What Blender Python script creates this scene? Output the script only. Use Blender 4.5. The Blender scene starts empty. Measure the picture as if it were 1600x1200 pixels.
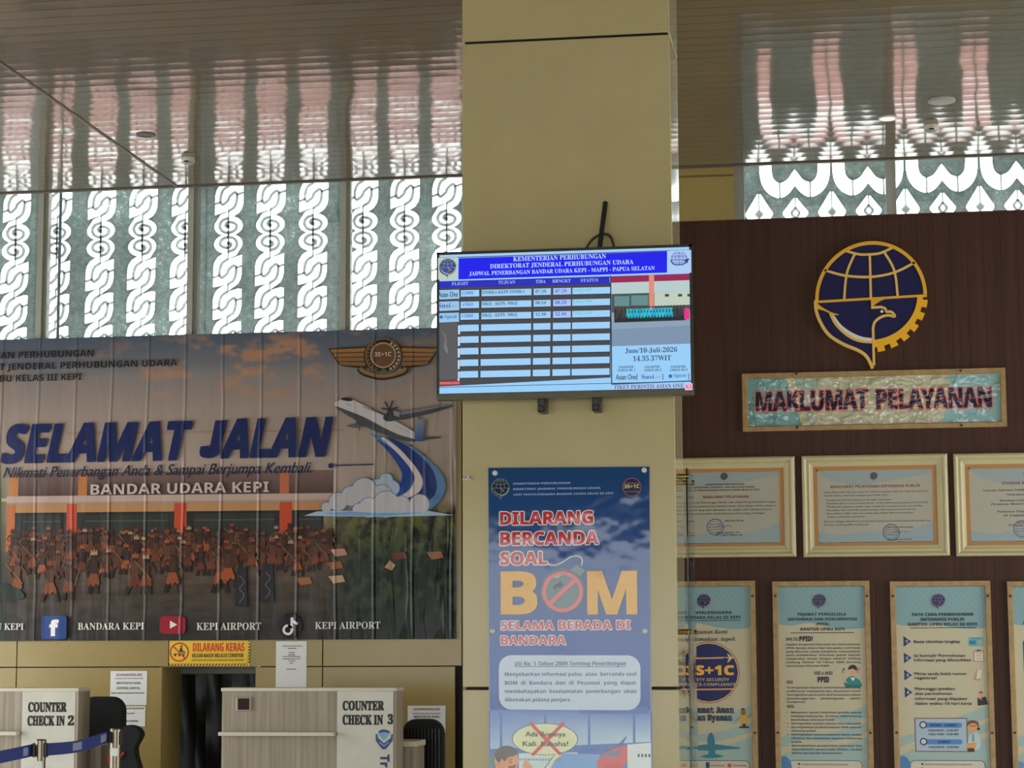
import bpy, bmesh, math, random
import numpy as np
from mathutils import Vector, Matrix, noise
from mathutils.geometry import tessellate_polygon, delaunay_2d_cdt
R = random.Random(7)
sc = bpy.context.scene
COL = sc.collection
pi = math.pi
# ------------------------------------------------------------------ camera
F = 3300.0                      # focal length in pixels of the 1600x1200 frame
YAW, PIT, ROL = 0.1530, -0.1250, -0.0040
CAM = Vector((0, 0, 1.5))
def _rot(yaw, pit, roll):
    cy, sy, cp, sp, cr, sr = math.cos(yaw), math.sin(yaw), math.cos(pit), math.sin(pit), math.cos(roll), math.sin(roll)
    Rz = np.array([[cr, -sr, 0], [sr, cr, 0], [0, 0, 1]]); Rx = np.array([[1, 0, 0], [0, cp, -sp], [0, sp, cp]])
    Ry = np.array([[cy, 0, sy], [0, 1, 0], [-sy, 0, cy]])
    return Rz @ Rx @ Ry
MC = _rot(YAW, PIT, ROL)
def _b(r): return Vector((r[0], r[2], -r[1]))
cam_d = bpy.data.cameras.new('camera'); cam = bpy.data.objects.new('camera', cam_d); COL.objects.link(cam)
cam_d.sensor_width = 36.0; cam_d.lens = F / 1600 * 36.0; cam_d.clip_end = 400
rt, dn, fw = _b(MC[0]), _b(MC[1]), _b(MC[2])
cam.matrix_world = Matrix(((rt.x, -dn.x, -fw.x, CAM.x), (rt.y, -dn.y, -fw.y, CAM.y), (rt.z, -dn.z, -fw.z, CAM.z), (0, 0, 0, 1)))
sc.camera = cam
# ------------------------------------------------------------------ sky, light, exposure
SKY = 4.0
w = bpy.data.worlds.new('overcast_sky'); sc.world = w; w.use_nodes = True
nb = w.node_tree.nodes['Background']; nb.inputs[0].default_value = (0.93, 0.98, 1.0, 1); nb.inputs[1].default_value = SKY
YB, YW, YC, ZC = -4.0, 14.0, 13.39, 4.593       # open front of the hall, window wall, ceiling edge, ceiling height
def portal(name, loc, rx, sx, sy):            # helps the sky find the openings
    l = bpy.data.lights.new(name, 'AREA'); l.shape = 'RECTANGLE'; l.size = sx; l.size_y = sy; l.cycles.is_portal = True
    o = bpy.data.objects.new(name, l); o.location = loc; o.rotation_euler = (rx, 0, 0); COL.objects.link(o)
XL, XR, OY0, OY1, OZ = -8.0, 4.6, 7.2, 13.3, 3.3      # side walls, with unseen openings added to light the far wall
portal('front_opening_portal', ((XL + XR) / 2, YB, 1.35), pi / 2, XR - XL, 2.7)
portal('window_portal', ((XL + XR) / 2, YW + .5, 4.3), -pi / 2, XR - XL, 1.9)
def side_portal(name, x, rz):
    portal(name, (x, (OY0 + OY1) / 2, OZ / 2), pi / 2, OY1 - OY0, OZ); bpy.data.objects[name].rotation_euler = (pi / 2, 0, rz)
side_portal('left_added_opening_portal', XL, -pi / 2); side_portal('right_added_opening_portal', XR, pi / 2)
vs = sc.view_settings
vs.view_transform = 'Standard'; vs.look = 'None'; vs.exposure = 0.25; vs.gamma = 1.0; vs.use_curve_mapping = False
sc.cycles.max_bounces = 10; sc.cycles.diffuse_bounces = 5; sc.cycles.transparent_max_bounces = 16
sc.cycles.use_denoising = True
sc.cycles.caustics_reflective = False; sc.cycles.caustics_refractive = False

# ------------------------------------------------------------------ helpers
def ray(px, py):
    d = MC.T @ np.array([(px - 800) / F, (py - 600) / F, 1.0]); return _b(d)
def P(px, py, Y):                 # the point of the wall plane y = Y seen at a pixel of the photo
    d = ray(px, py); return CAM + d * ((Y - CAM.y) / d.y)
def PZ(px, py, Z):                # the point of the level plane z = Z
    d = ray(px, py); return CAM + d * ((Z - CAM.z) / d.z)
def lin(c): c = c / 255.0; return c / 12.92 if c <= .04045 else ((c + .055) / 1.055) ** 2.4
def C(r, g, b, k=1.0): return (min(.95, lin(r) * k), min(.95, lin(g) * k), min(.95, lin(b) * k), 1)

class Nodes:
    def __init__(s, name):
        s.m = bpy.data.materials.new(name); s.m.use_nodes = True; s.t = s.m.node_tree
        s.p = s.t.nodes['Principled BSDF']; s.out = s.t.nodes['Material Output']
    def n(s, ty, **kw):
        x = s.t.nodes.new(ty)
        for k, v in kw.items():
            if k.startswith('i'): x.inputs[int(k[1:])].default_value = v
            else: setattr(x, k, v)
        return x
    def l(s, a, b): s.t.links.new(a, b)
    def math(s, op, a, b=None):
        x = s.n('ShaderNodeMath', operation=op)
        for i, v in ((0, a), (1, b)):
            if v is None: continue
            if isinstance(v, (int, float)): x.inputs[i].default_value = v
            else: s.l(v, x.inputs[i])
        return x.outputs[0]
    def bump(s, h, strength, dist=.01):
        b = s.n('ShaderNodeBump'); b.inputs['Strength'].default_value = strength; b.inputs['Distance'].default_value = dist
        s.l(h, b.inputs['Height']); s.l(b.outputs[0], s.p.inputs['Normal'])
    def noise(s, scale, detail=3, vec=None, rough=.5):
        x = s.n('ShaderNodeTexNoise'); x.inputs['Scale'].default_value = scale; x.inputs['Detail'].default_value = detail; x.inputs['Roughness'].default_value = rough
        if vec is None: vec = s.pos()
        s.l(vec, x.inputs['Vector']); return x.outputs['Fac']
    def pos(s): return s.n('ShaderNodeNewGeometry').outputs['Position']
    def sep(s, v):
        x = s.n('ShaderNodeSeparateXYZ'); s.l(v, x.inputs[0]); return x.outputs
    def scale(s, v, sc3):
        x = s.n('ShaderNodeVectorMath', operation='MULTIPLY'); s.l(v, x.inputs[0]); x.inputs[1].default_value = sc3; return x.outputs[0]
    def ramp(s, fac, stops):
        x = s.n('ShaderNodeValToRGB'); e = x.color_ramp.elements
        while len(e) < len(stops): e.new(.5)
        for el, (p, c) in zip(e, stops): el.position = p; el.color = c
        s.l(fac, x.inputs[0]); return x.outputs[0]
def mat(name, col, rough=.5, metal=0.0, spec=.5, emit=None):
    k = Nodes(name); p = k.p
    p.inputs['Base Color'].default_value = col if len(col) == 4 else (*col, 1)
    p.inputs['Roughness'].default_value = rough; p.inputs['Metallic'].default_value = metal; p.inputs['Specular IOR Level'].default_value = spec
    return k.m
def noisy(name, c1, c2, scale, rough=.5, bump=0, stretch=(1, 1, 1), spec=.5, metal=0.0, detail=4, lo=.35, hi=.65, bdist=.01):
    k = Nodes(name); v = k.scale(k.pos(), stretch); f = k.noise(scale, detail, v)
    k.l(k.ramp(f, [(lo, c1), (hi, c2)]), k.p.inputs['Base Color'])
    k.p.inputs['Roughness'].default_value = rough; k.p.inputs['Specular IOR Level'].default_value = spec; k.p.inputs['Metallic'].default_value = metal
    if bump: k.bump(f, bump, bdist)
    return k.m
def printed(name, rough=.4, spec=.5, bump=None):   # ink of the print itself, colour kept per drawn shape
    k = Nodes(name); a = k.n('ShaderNodeAttribute', attribute_name='Col'); k.l(a.outputs['Color'], k.p.inputs['Base Color'])
    k.p.inputs['Roughness'].default_value = rough; k.p.inputs['Specular IOR Level'].default_value = spec
    if bump: bump(k)
    return k.m

class MB:                                  # collects solids into one mesh
    def __init__(s): s.v = []; s.f = []
    def add(s, vs, fs):
        b = len(s.v); s.v += [tuple(v) for v in vs]; s.f += [tuple(i + b for i in f) for f in fs]; return s
    def box(s, x0, x1, y0, y1, z0, z1):
        return s.add([(x, y, z) for z in (z0, z1) for y in (y0, y1) for x in (x0, x1)],
                     [(0, 2, 3, 1), (4, 5, 7, 6), (0, 1, 5, 4), (2, 6, 7, 3), (0, 4, 6, 2), (1, 3, 7, 5)])
    def quad(s, a, b, c, d): return s.add([a, b, c, d], [(0, 1, 2, 3)])
    def cyl(s, p0, p1, r0, r1=None, n=16, cap=True):
        return s.tube([p0, p1], [r0, r0 if r1 is None else r1], n, cap)
    def tube(s, pts, r, n=10, cap=True):
        pts = [Vector(p) for p in pts]; rs = r if isinstance(r, (list, tuple)) else [r] * len(pts)
        vs = []; fs = []; up = None
        for i, p in enumerate(pts):
            t = (pts[min(i + 1, len(pts) - 1)] - pts[max(i - 1, 0)]).normalized()
            if up is None: up = Vector((0, 0, 1)) if abs(t.z) < .9 else Vector((1, 0, 0))
            a = t.cross(up).normalized(); b = a.cross(t).normalized(); up = b
            vs += [p + (a * math.cos(2 * pi * j / n) + b * math.sin(2 * pi * j / n)) * rs[i] for j in range(n)]
        for i in range(len(pts) - 1):
            for j in range(n): fs.append((i * n + j, i * n + (j + 1) % n, (i + 1) * n + (j + 1) % n, (i + 1) * n + j))
        if cap: fs += [tuple(range(n))[::-1], tuple(range((len(pts) - 1) * n, len(pts) * n))]
        return s.add(vs, fs)
    def lathe(s, prof, c=(0, 0, 0), n=24):      # (r, z) profile about a vertical axis
        vs = []; fs = []
        for r, z in prof: vs += [(c[0] + r * math.cos(2 * pi * j / n), c[1] + r * math.sin(2 * pi * j / n), c[2] + z) for j in range(n)]
        for i in range(len(prof) - 1):
            for j in range(n): fs.append((i * n + j, i * n + (j + 1) % n, (i + 1) * n + (j + 1) % n, (i + 1) * n + j))
        fs += [tuple(range(n))[::-1], tuple(range((len(prof) - 1) * n, len(prof) * n))]
        return s.add(vs, fs)
    def build(s, name, m, parent=None, loc=None, bevel=0, smooth=False, seg=2):
        me = bpy.data.meshes.new(name); me.from_pydata(s.v, [], s.f); me.update()
        if smooth: me.shade_smooth()
        o = bpy.data.objects.new(name, me); COL.objects.link(o); me.materials.append(m)
        if parent: o.parent = parent
        if loc: o.location = loc
        bm = bmesh.new(); bm.from_mesh(me); bmesh.ops.recalc_face_normals(bm, faces=bm.faces); bm.to_mesh(me); bm.free()
        if bevel:
            b = o.modifiers.new('bevel', 'BEVEL'); b.width = bevel; b.segments = seg; b.limit_method = 'ANGLE'; b.angle_limit = .7
        return o
def tag(o, label, cat, group=None):
    o['label'] = label; o['category'] = cat
    if group: o['group'] = group
    return o
def thing(name, label, cat, loc=(0, 0, 0), group=None, rz=0):
    o = bpy.data.objects.new(name, None); o.empty_display_size = .05; COL.objects.link(o); o.location = loc; o.rotation_euler.z = rz
    return tag(o, label, cat, group)
def struct(o): o['kind'] = 'structure'; return o
def copy_tree(o, parent=None):
    c = o.copy(); COL.objects.link(c)
    if parent: c.parent = parent
    for ch in list(o.children): copy_tree(ch, c)
    return c

# ---- flat prints: shapes are drawn in the photo's pixel grid of that sheet and become geometry on the sheet
def homography(q, r):
    A = []; B = []
    for (x, y), (u, v) in zip(q, r):
        A += [[x, y, 1, 0, 0, 0, -u * x, -u * y], [0, 0, 0, x, y, 1, -v * x, -v * y]]; B += [u, v]
    h = np.linalg.solve(np.array(A, float), np.array(B, float)); return np.append(h, 1).reshape(3, 3)
class Sheet:                               # an upright rectangle on the plane y = Y, facing the hall
    def __init__(s, quad, Y):
        w = [P(x, y, Y) for x, y in quad]
        s.x0 = (w[0].x + w[3].x) / 2; s.x1 = (w[1].x + w[2].x) / 2; s.z1 = (w[0].z + w[1].z) / 2; s.z0 = (w[2].z + w[3].z) / 2
        s.Y = Y; s.W = s.x1 - s.x0; s.H = s.z1 - s.z0
        l = (quad[0][0] + quad[3][0]) / 2; r = (quad[1][0] + quad[2][0]) / 2; t = (quad[0][1] + quad[1][1]) / 2; b = (quad[2][1] + quad[3][1]) / 2
        s.l, s.t, s.r, s.b = l, t, r, b
        s.h = homography(quad, [(l, t), (r, t), (r, b), (l, b)]); s.kx = s.W / (r - l); s.kz = s.H / (b - t)
        s.mid = ((l + r) / 2, b)
    def base(s): return ((s.x0 + s.x1) / 2, s.Y, s.z0)
    def m(s, px, py):
        q = s.h @ np.array([px, py, 1.0]); return q[0] / q[2], q[1] / q[2]
    def loc(s, vx, vy): return ((vx - s.mid[0]) * s.kx, (s.mid[1] - vy) * s.kz)
FB = {'B': None, 'S': (0x1D5D4, 0x1D5EE, 0x1D7EC), 'I': (0x1D63C, 0x1D656, 0x1D7EC), 'R': (0x1D400, 0x1D41A, 0x1D7CE), 'T': (0x1D468, 0x1D482, 0x1D7CE), 'C': (0x1D4D0, 0x1D4EA, 0x1D7CE), 'M': (0x1D670, 0x1D68A, 0x1D7F6)}
def styled(t, f):
    k = FB[f]
    if not k: return t
    return ''.join(chr(k[0] + ord(c) - 65) if 'A' <= c <= 'Z' else chr(k[1] + ord(c) - 97) if 'a' <= c <= 'z' else chr(k[2] + ord(c) - 48) if '0' <= c <= '9' else c for c in t)
_gl = {}
def glyphs(t, f, off, res, sp):
    key = (t, f, off, res, sp)
    if key in _gl: return _gl[key]
    c = bpy.data.curves.new('t', 'FONT'); c.body = styled(t, f); c.size = 1; c.offset = off; c.resolution_u = res; c.space_character = sp
    o = bpy.data.objects.new('t', c); COL.objects.link(o)
    dg = bpy.context.evaluated_depsgraph_get(); me = bpy.data.meshes.new_from_object(o.evaluated_get(dg))
    v = [(a.co.x, a.co.y) for a in me.vertices]; fs = [tuple(p.vertices) for p in me.polygons]
    bpy.data.objects.remove(o); bpy.data.curves.remove(c); bpy.data.meshes.remove(me)
    _gl[key] = (v, fs); return v, fs
_cap = {}
def caph(f):
    if f not in _cap: _cap[f] = max(y for x, y in glyphs('H', f, 0, 2, 1)[0])
    return _cap[f]
def cr(pts, n=8, closed=False):            # smooth curve through points
    out = []; N = len(pts); rng = range(N if closed else N - 1)
    g = (lambda i: pts[i % N]) if closed else (lambda i: pts[min(max(i, 0), N - 1)])
    for i in rng:
        p0, p1, p2, p3 = g(i - 1), g(i), g(i + 1), g(i + 2)
        for k in range(n):
            t = k / n
            out.append(tuple(.5 * (2 * b + (c - a) * t + (2 * a - 5 * b + 4 * c - d) * t * t + (3 * b - a - 3 * c + d) * t ** 3) for a, b, c, d in zip(p0, p1, p2, p3)))
    if not closed: out.append(tuple(pts[-1]))
    return out
def ell(cx, cy, rx, ry, n=32, a0=0, a1=2 * pi):
    full = abs(a1 - a0 - 2 * pi) < 1e-6
    return [(cx + rx * math.cos(a0 + (a1 - a0) * i / (n if full else n - 1)), cy + ry * math.sin(a0 + (a1 - a0) * i / (n if full else n - 1))) for i in range(n)]
def rrect(x0, y0, x1, y1, r, n=6):
    o = []
    for cx, cy, a in ((x1 - r, y0 + r, -pi / 2), (x1 - r, y1 - r, 0), (x0 + r, y1 - r, pi / 2), (x0 + r, y0 + r, pi)):
        o += [(cx + r * math.cos(a + pi / 2 * i / n), cy + r * math.sin(a + pi / 2 * i / n)) for i in range(n + 1)]
    return o
class Art:
    STEP = 4e-5
    def __init__(s, sheet, gain=1.0, d0=.0004, thick=0):
        s.s = sheet; s.g = gain; s.d = d0; s.v = []; s.f = []; s.c = []; s.o = (0, 0, 1.0); s.thick = thick; s.cut = []; s.keep = False
    def at(s, ox=0, oy=0, k=1.0): s.o = (ox, oy, k); return s
    def px(s, x, y): return s.o[0] + x / s.o[2], s.o[1] + y / s.o[2]
    def emit(s, pts, faces, col, virt=False, step=True):
        if step: s.d += s.STEP
        b = len(s.v); cols = col if isinstance(col, list) else [col] * len(pts)
        for (x, y), c in zip(pts, cols):
            if not virt: x, y = s.s.m(*s.px(x, y))
            X, Z = s.s.loc(x, y); s.v.append((X, -s.d, Z)); s.c.append(C(c[0], c[1], c[2], s.g))
        s.f += [tuple(i + b for i in f) for f in faces]
        return b
    def poly(s, pts, col, step=True):
        n = len(pts)
        tris = [(0, 1, 2)] if n == 3 else tessellate_polygon([[Vector((x, y, 0)) for x, y in pts]])
        b = s.emit(pts, tris, col, step=step)
        if s.thick:
            k = len(s.v)
            for i in range(n):
                v = s.v[b + i]; s.v.append((v[0], 0.0, v[2])); s.c.append(s.c[b + i])
            s.f += [(b + i, b + (i + 1) % n, k + (i + 1) % n, k + i) for i in range(n)]
        return s
    def rect(s, x0, y0, x1, y1, col): return s.poly([(x0, y0), (x1, y0), (x1, y1), (x0, y1)], col)
    def grad(s, x0, y0, x1, y1, top, bot): return s.poly([(x0, y0), (x1, y0), (x1, y1), (x0, y1)], [top, top, bot, bot])
    def disc(s, cx, cy, r, col, ry=None, n=28): return s.poly(ell(cx, cy, r, ry or r, n), col)
    def line(s, pts, w, col, closed=False, step=True):
        P_ = [Vector(p) for p in pts]; N = len(P_); L = []; Rr = []
        ws = w if isinstance(w, list) else [w] * N
        for i in range(N):
            a = P_[(i - 1) % N if closed else max(i - 1, 0)]; b = P_[(i + 1) % N if closed else min(i + 1, N - 1)]
            t = b - a
            if t.length < 1e-9: t = Vector((1, 0))
            t.normalize(); nn = Vector((-t.y, t.x)) * ws[i] / 2
            L.append(tuple(P_[i] + nn)); Rr.append(tuple(P_[i] - nn))
        if s.thick and not closed: return s.poly(L + Rr[::-1], col)
        fs = [(i, (i + 1) % N, N + (i + 1) % N, N + i) for i in range(N if closed else N - 1)]
        b = s.emit(L + Rr, fs, col, step=step)
        if s.thick:
            k = len(s.v)
            for i in range(2 * N):
                v = s.v[b + i]; s.v.append((v[0], 0.0, v[2])); s.c.append(s.c[b + i])
            for o_ in (0, N): s.f += [(b + o_ + i, b + o_ + (i + 1) % N, k + o_ + (i + 1) % N, k + o_ + i) for i in range(N)]
        return s
    def ring(s, cx, cy, r, w, col, n=40): return s.line(ell(cx, cy, r, r, n), w, col, True)
    def text(s, t, x0, yb, cap, col, f='B', x1=None, al='l', off=0.0, shear=0.0, res=2, sp=1.0, hx=1.0, edge=None, eo=.03, rot=0):
        if edge:
            s.text(t, x0, yb, cap, edge, f, x1, al, off + eo, shear, res, sp, hx, None, 0, rot); s.keep = True
            s.text(t, x0, yb, cap, col, f, x1, al, off, shear, res, sp, hx, None, 0, rot); s.keep = False; return s
        v, fs = glyphs(t, f, 0.0, res, sp)
        if not v: return s
        mn = min(a for a, b in v); mx = max(a for a, b in v); W = mx - mn
        ax, ay = s.s.m(*s.px(x0, yb)); k = cap / s.o[2] / caph(f)
        if x1 is not None:
            bx, by = s.s.m(*s.px(x1, yb)); kx = (bx - ax) / W
        else:
            kx = k * hx; ax -= {'l': 0, 'c': W / 2, 'r': W}[al] * kx
        if rot:     # turned text runs down the sheet
            ax, ay = s.s.m(*s.px(x0, yb))
            fn = lambda x, y: (ax + y * k, ay + (x - mn) * k * hx)
        else: fn = lambda x, y: (ax + (x - mn) * kx + shear * y * k, ay - y * k)
        ox = off * k * 1.15
        sh = [(0, 0)] if off <= 0 else [(-ox, 0), (ox, 0)] if off < .016 else [(ox * c_, ox * s_) for c_, s_ in ((1, 1), (1, -1), (-1, 1), (-1, -1))] + [(0, 0)] + ([(ox * 1.3, 0), (-ox * 1.3, 0), (0, ox * 1.3), (0, -ox * 1.3)] if off > .03 else [])
        if not s.keep: s.cut.append((len(s.f), None))
        for i, (dx, dy) in enumerate(sh):
            if i: s.d += 1e-5
            s.emit([(fn(x, y)[0] + dx, fn(x, y)[1] + dy) for x, y in v], fs, col, virt=True, step=i == 0)
        return s
    def mark(s, name): s.cut.append((len(s.f), name)); return s
    def lines(s, name, m, parent):          # every line of writing becomes a part of its own
        ends = [c[0] for c in s.cut[1:]] + [len(s.f)]; V, Fc, Cc = s.v, s.f, s.c; out = []
        for (a, nm), b in zip(s.cut, ends):
            if a == b: continue
            fs = Fc[a:b]; lo = min(min(f) for f in fs); hi = max(max(f) for f in fs) + 1
            s.v, s.c, s.f = V[lo:hi], Cc[lo:hi], [tuple(i - lo for i in f) for f in fs]; out.append(s.build(nm or name, m, parent))
        s.v, s.f, s.c = V, Fc, Cc; return out
    def build(s, name, m, parent):
        me = bpy.data.meshes.new(name); me.from_pydata(s.v, [], s.f); me.update()
        a = me.color_attributes.new('Col', 'FLOAT_COLOR', 'POINT'); a.data.foreach_set('color', np.array(s.c, np.float32).ravel())
        if s.thick:
            bm = bmesh.new(); bm.from_mesh(me); bmesh.ops.recalc_face_normals(bm, faces=bm.faces); bm.to_mesh(me); bm.free()
        else:                     # all faces look into the hall
            bm = bmesh.new(); bm.from_mesh(me)
            bm.normal_update()
            bmesh.ops.reverse_faces(bm, faces=[q for q in bm.faces if q.normal.y > 0]); bm.to_mesh(me); bm.free()
        o = bpy.data.objects.new(name, me); COL.objects.link(o); me.materials.append(m); o.parent = parent
        return o

# the round transport emblem (globe, eagle, gear), used large on the wall and small on the prints
GEAR_N = 6
def emblem_shapes():
    U = {}
    tailL = cr([(-1, 0), (-.985, .2), (-.9, .43), (-.75, .65), (-.5, .82), (-.25, .94), (-.1, 1.06), (0, 1.27)], 5)
    U['navy'] = ell(0, 0, .97, .97, 30, pi, 2 * pi) + ell(0, 0, .86, .8, 14, 0, pi / 2)[1:] + [(.02, 1.1), (0, 1.25)] + tailL[::-1][1:-1]
    U['arc'] = ell(0, 0, .97, .97, 40, pi, 2 * pi); U['tail'] = [(-.97 if i == 0 else x, y) for i, (x, y) in enumerate(tailL)]
    U['lines'] = [[(-1, .03), (1, .03)], [(0, -.77), (0, .05)],
        cr([(-.27, -.79), (-.42, -.45), (-.48, .02)], 6), cr([(.26, -.79), (.43, -.45), (.48, .02)], 6),
        cr([(-.44, -.86), (-.2, -.78), (0, -.765), (.2, -.78), (.43, -.87)], 4), cr([(-.82, -.53), (-.45, -.41), (0, -.36), (.42, -.41), (.8, -.57)], 4)]
    U['bird'] = [(0, .05), (.0, .19), (.18, .19), (.25, .22), (.27, .28)] + cr([(.27, .28), (.36, .29), (.42, .37), (.3, .345), (.17, .37), (.06, .45), (.025, .56)], 4)
    U['throat'] = [(.025, .54), (.025, 1.22)]
    U['brow'] = [(0, .05), (.36, .04)] + cr([(.36, .04), (.22, .06), (.1, .12), (0, .2)], 4)[1:]
    U['wing'] = cr([(-.98, .04), (-.88, .13), (-.72, .23), (-.58, .28)], 4) + cr([(-.6, .29), (-.7, .27), (-.84, .2), (-.97, .16)], 4)
    o1 = cr([(-.76, .25), (-.66, .46), (-.46, .67), (-.24, .79), (0, .83)], 5); i1 = cr([(-.68, .27), (-.58, .45), (-.4, .62), (-.2, .73), (0, .765)], 5)
    U['cres'] = o1 + i1[::-1]; o2 = cr([(-.69, .3), (-.59, .48), (-.41, .65), (-.2, .755), (0, .79)], 5)
    i2 = cr([(-.66, .3), (-.55, .46), (-.38, .6), (-.18, .7), (0, .735)], 5); U['white'] = o2 + i2[::-1]
    inner = ell(0, 0, .83, .77, 18, .04, pi / 2 - .03); g = []
    for i in range(GEAR_N):
        a0 = .04 + (pi / 2 - .1) * i / GEAR_N; d = (pi / 2 - .1) / GEAR_N
        for f, r in ((0, .93), (.3, .93), (.3, 1.02), (.85, 1.02), (.85, .93), (1, .93)): g.append((r * math.cos(a0 + d * f), r * math.sin(a0 + d * f) * .97))
    U['gear'] = g + [(.03, .92)] + inner[::-1]
    return U
EU = emblem_shapes()
def emblem(A, cx, cy, r, navy=(28, 26, 70), gold=(196, 150, 50), lite=(205, 200, 185), simple=False):
    T = lambda pts: [(cx + x * r, cy + y * r) for x, y in pts]
    A.poly(T(EU['navy']), navy)
    A.line(T(EU['arc']), .06 * r, gold); A.line(T(EU['tail']), .05 * r, gold)
    for l in EU['lines']: A.line(T(l), .042 * r, gold)
    A.poly(T(EU['gear']), gold); A.poly(T(EU['cres']), gold); A.poly(T(EU['wing']), gold)
    if not simple:
        A.poly(T(EU['white']), lite); A.poly(T(EU['brow']), gold)
    A.line(T(EU['bird'][1:]), .045 * r, gold); A.line(T(EU['throat']), .045 * r, gold)
    A.disc(cx + .19 * r, cy + .27 * r, .022 * r, (240, 240, 240), n=10)

# ------------------------------------------------------------------ materials
def cladding(name, c1, c2):
    k = Nodes(name); f = k.noise(2.2, 5, None, .6); g = k.noise(40, 3)
    c = k.ramp(f, [(.3, c1), (.7, c2)]); k.l(c, k.p.inputs['Base Color'])
    k.p.inputs['Roughness'].default_value = .22; k.p.inputs['Specular IOR Level'].default_value = .4
    k.bump(k.noise(6, 4), .06, .01); return k.m
M_clad = cladding('cream_cladding', C(194, 177, 126), C(204, 187, 136)); M_wall = cladding('beige_wall_cladding', C(152, 130, 78), C(162, 139, 86))
M_side = mat('polished_cladding', C(176, 164, 128), .05, 0, .9)
M_core = mat('dark_joint', (.012, .011, .01), .8)
def ceiling_mat():
    k = Nodes('glossy_ceiling_boards'); s = k.sep(k.pos())
    fr = k.math('FRACT', k.math('DIVIDE', s[1], .125)); d = k.math('ABSOLUTE', k.math('SUBTRACT', fr, .5))
    groove = k.math('GREATER_THAN', d, .475)
    c = k.ramp(groove, [(.4, C(104, 92, 74)), (.6, C(54, 48, 40))]); k.l(c, k.p.inputs['Base Color'])
    k.p.inputs['Roughness'].default_value = .08; k.p.inputs['IOR'].default_value = 1.5
    wav = k.noise(1.0, 2, k.scale(k.pos(), (1.3, .9, 1)))
    h = k.math('ADD', k.math('MULTIPLY', k.math('MULTIPLY', d, d), .0018), k.math('MULTIPLY', wav, .012))
    k.bump(h, 1.0, 1.0); return k.m
M_ceil = ceiling_mat()
def wood_mat():
    k = Nodes('dark_wood_panelling'); f = k.noise(3, 6, k.scale(k.pos(), (14, 1, .35)), .6)
    k.l(k.ramp(f, [(.3, C(60, 38, 29)), (.7, C(76, 48, 37))]), k.p.inputs['Base Color'])
    k.p.inputs['Roughness'].default_value = .5; k.p.inputs['Specular IOR Level'].default_value = .2
    k.bump(f, .15, .003); return k.m
M_wood = wood_mat()
M_gold = noisy('gold_painted_frame', C(150, 118, 70), C(170, 136, 84), 30, .4, stretch=(1, 1, 1))
M_cream = noisy('cream_moulding', C(196, 182, 140), C(201, 187, 145), 6, .4)
M_alu = mat('aluminium', C(150, 150, 145), .35, .7)
M_aluD = mat('grey_window_frame', C(160, 158, 146), .45, .2)
M_blk = mat('black_plastic', (.01, .01, .011), .35)
M_fab = noisy('black_fabric', (.006, .006, .007, 1), (.016, .016, .018, 1), 200, .9, .2)
M_steel = mat('polished_steel', C(112, 104, 86), .24, 1.0)
M_brass = mat('brass', C(170, 130, 60), .25, 1.0)
M_white = noisy('white_laminate', C(206, 200, 184), C(214, 208, 194), 8, .3)
M_lam = noisy('grey_wood_laminate', C(140, 126, 108), C(172, 158, 138), 4, .4, stretch=(9, 1, .25), detail=5)
M_edge = mat('white_edge_banding', C(212, 204, 184), .35)
M_red = mat('red_trim', C(180, 30, 24), .5)
M_belt = noisy('blue_webbing', C(40, 58, 128), C(50, 68, 142), 300, .7, .2)
M_paper = mat('white_paper', C(228, 226, 220), .7)
M_floor = noisy('floor_tiles', C(196, 196, 186), C(210, 210, 200), 3, .12)
M_backw = mat('cream_plaster', C(214, 210, 190), .6)
def curtain_mat():
    k = Nodes('black_vinyl'); k.p.inputs['Base Color'].default_value = (.008, .009, .011, 1); k.p.inputs['Roughness'].default_value = .34; k.p.inputs['Specular IOR Level'].default_value = .25
    k.bump(k.noise(2.2, 2, k.scale(k.pos(), (2.5, 1, .8))), .6, .03); return k.m
M_vinyl = curtain_mat()
def film_mat():
    k = Nodes('dusty_patterned_screen'); f = k.noise(30, 9, None, .82); g = k.noise(1.6, 3)
    c = k.ramp(k.math('ADD', k.math('MULTIPLY', f, .75), k.math('MULTIPLY', g, .3)), [(.38, (.026, .035, .031, 1)), (.52, (.062, .084, .078, 1)), (.62, (.1, .135, .127, 1)), (.7, (.5, .6, .58, 1))])
    d = k.n('ShaderNodeBsdfDiffuse'); t = k.n('ShaderNodeBsdfTranslucent'); a = k.n('ShaderNodeAddShader')
    gm = k.n('ShaderNodeGamma'); gm.inputs[1].default_value = .52; k.l(c, gm.inputs[0]); k.l(c, d.inputs[0]); k.l(gm.outputs[0], t.inputs[0]); k.l(d.outputs[0], a.inputs[0]); k.l(t.outputs[0], a.inputs[1]); k.l(a.outputs[0], k.out.inputs[0]); return k.m
M_film = film_mat()
def glass_mat(name, tint=(.97, .985, .98, 1)):
    k = Nodes(name); t = k.n('ShaderNodeBsdfTransparent'); t.inputs[0].default_value = tint
    g = k.n('ShaderNodeBsdfGlossy'); g.inputs['Roughness'].default_value = .02; fr = k.n('ShaderNodeFresnel'); fr.inputs[0].default_value = 1.45
    m = k.n('ShaderNodeMixShader'); k.l(fr.outputs[0], m.inputs[0]); k.l(t.outputs[0], m.inputs[1]); k.l(g.outputs[0], m.inputs[2]); k.l(m.outputs[0], k.out.inputs[0]); return k.m
M_glass = glass_mat('window_glass'); M_acryl = glass_mat('clear_acrylic', (.86, .9, .9, 1))
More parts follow.
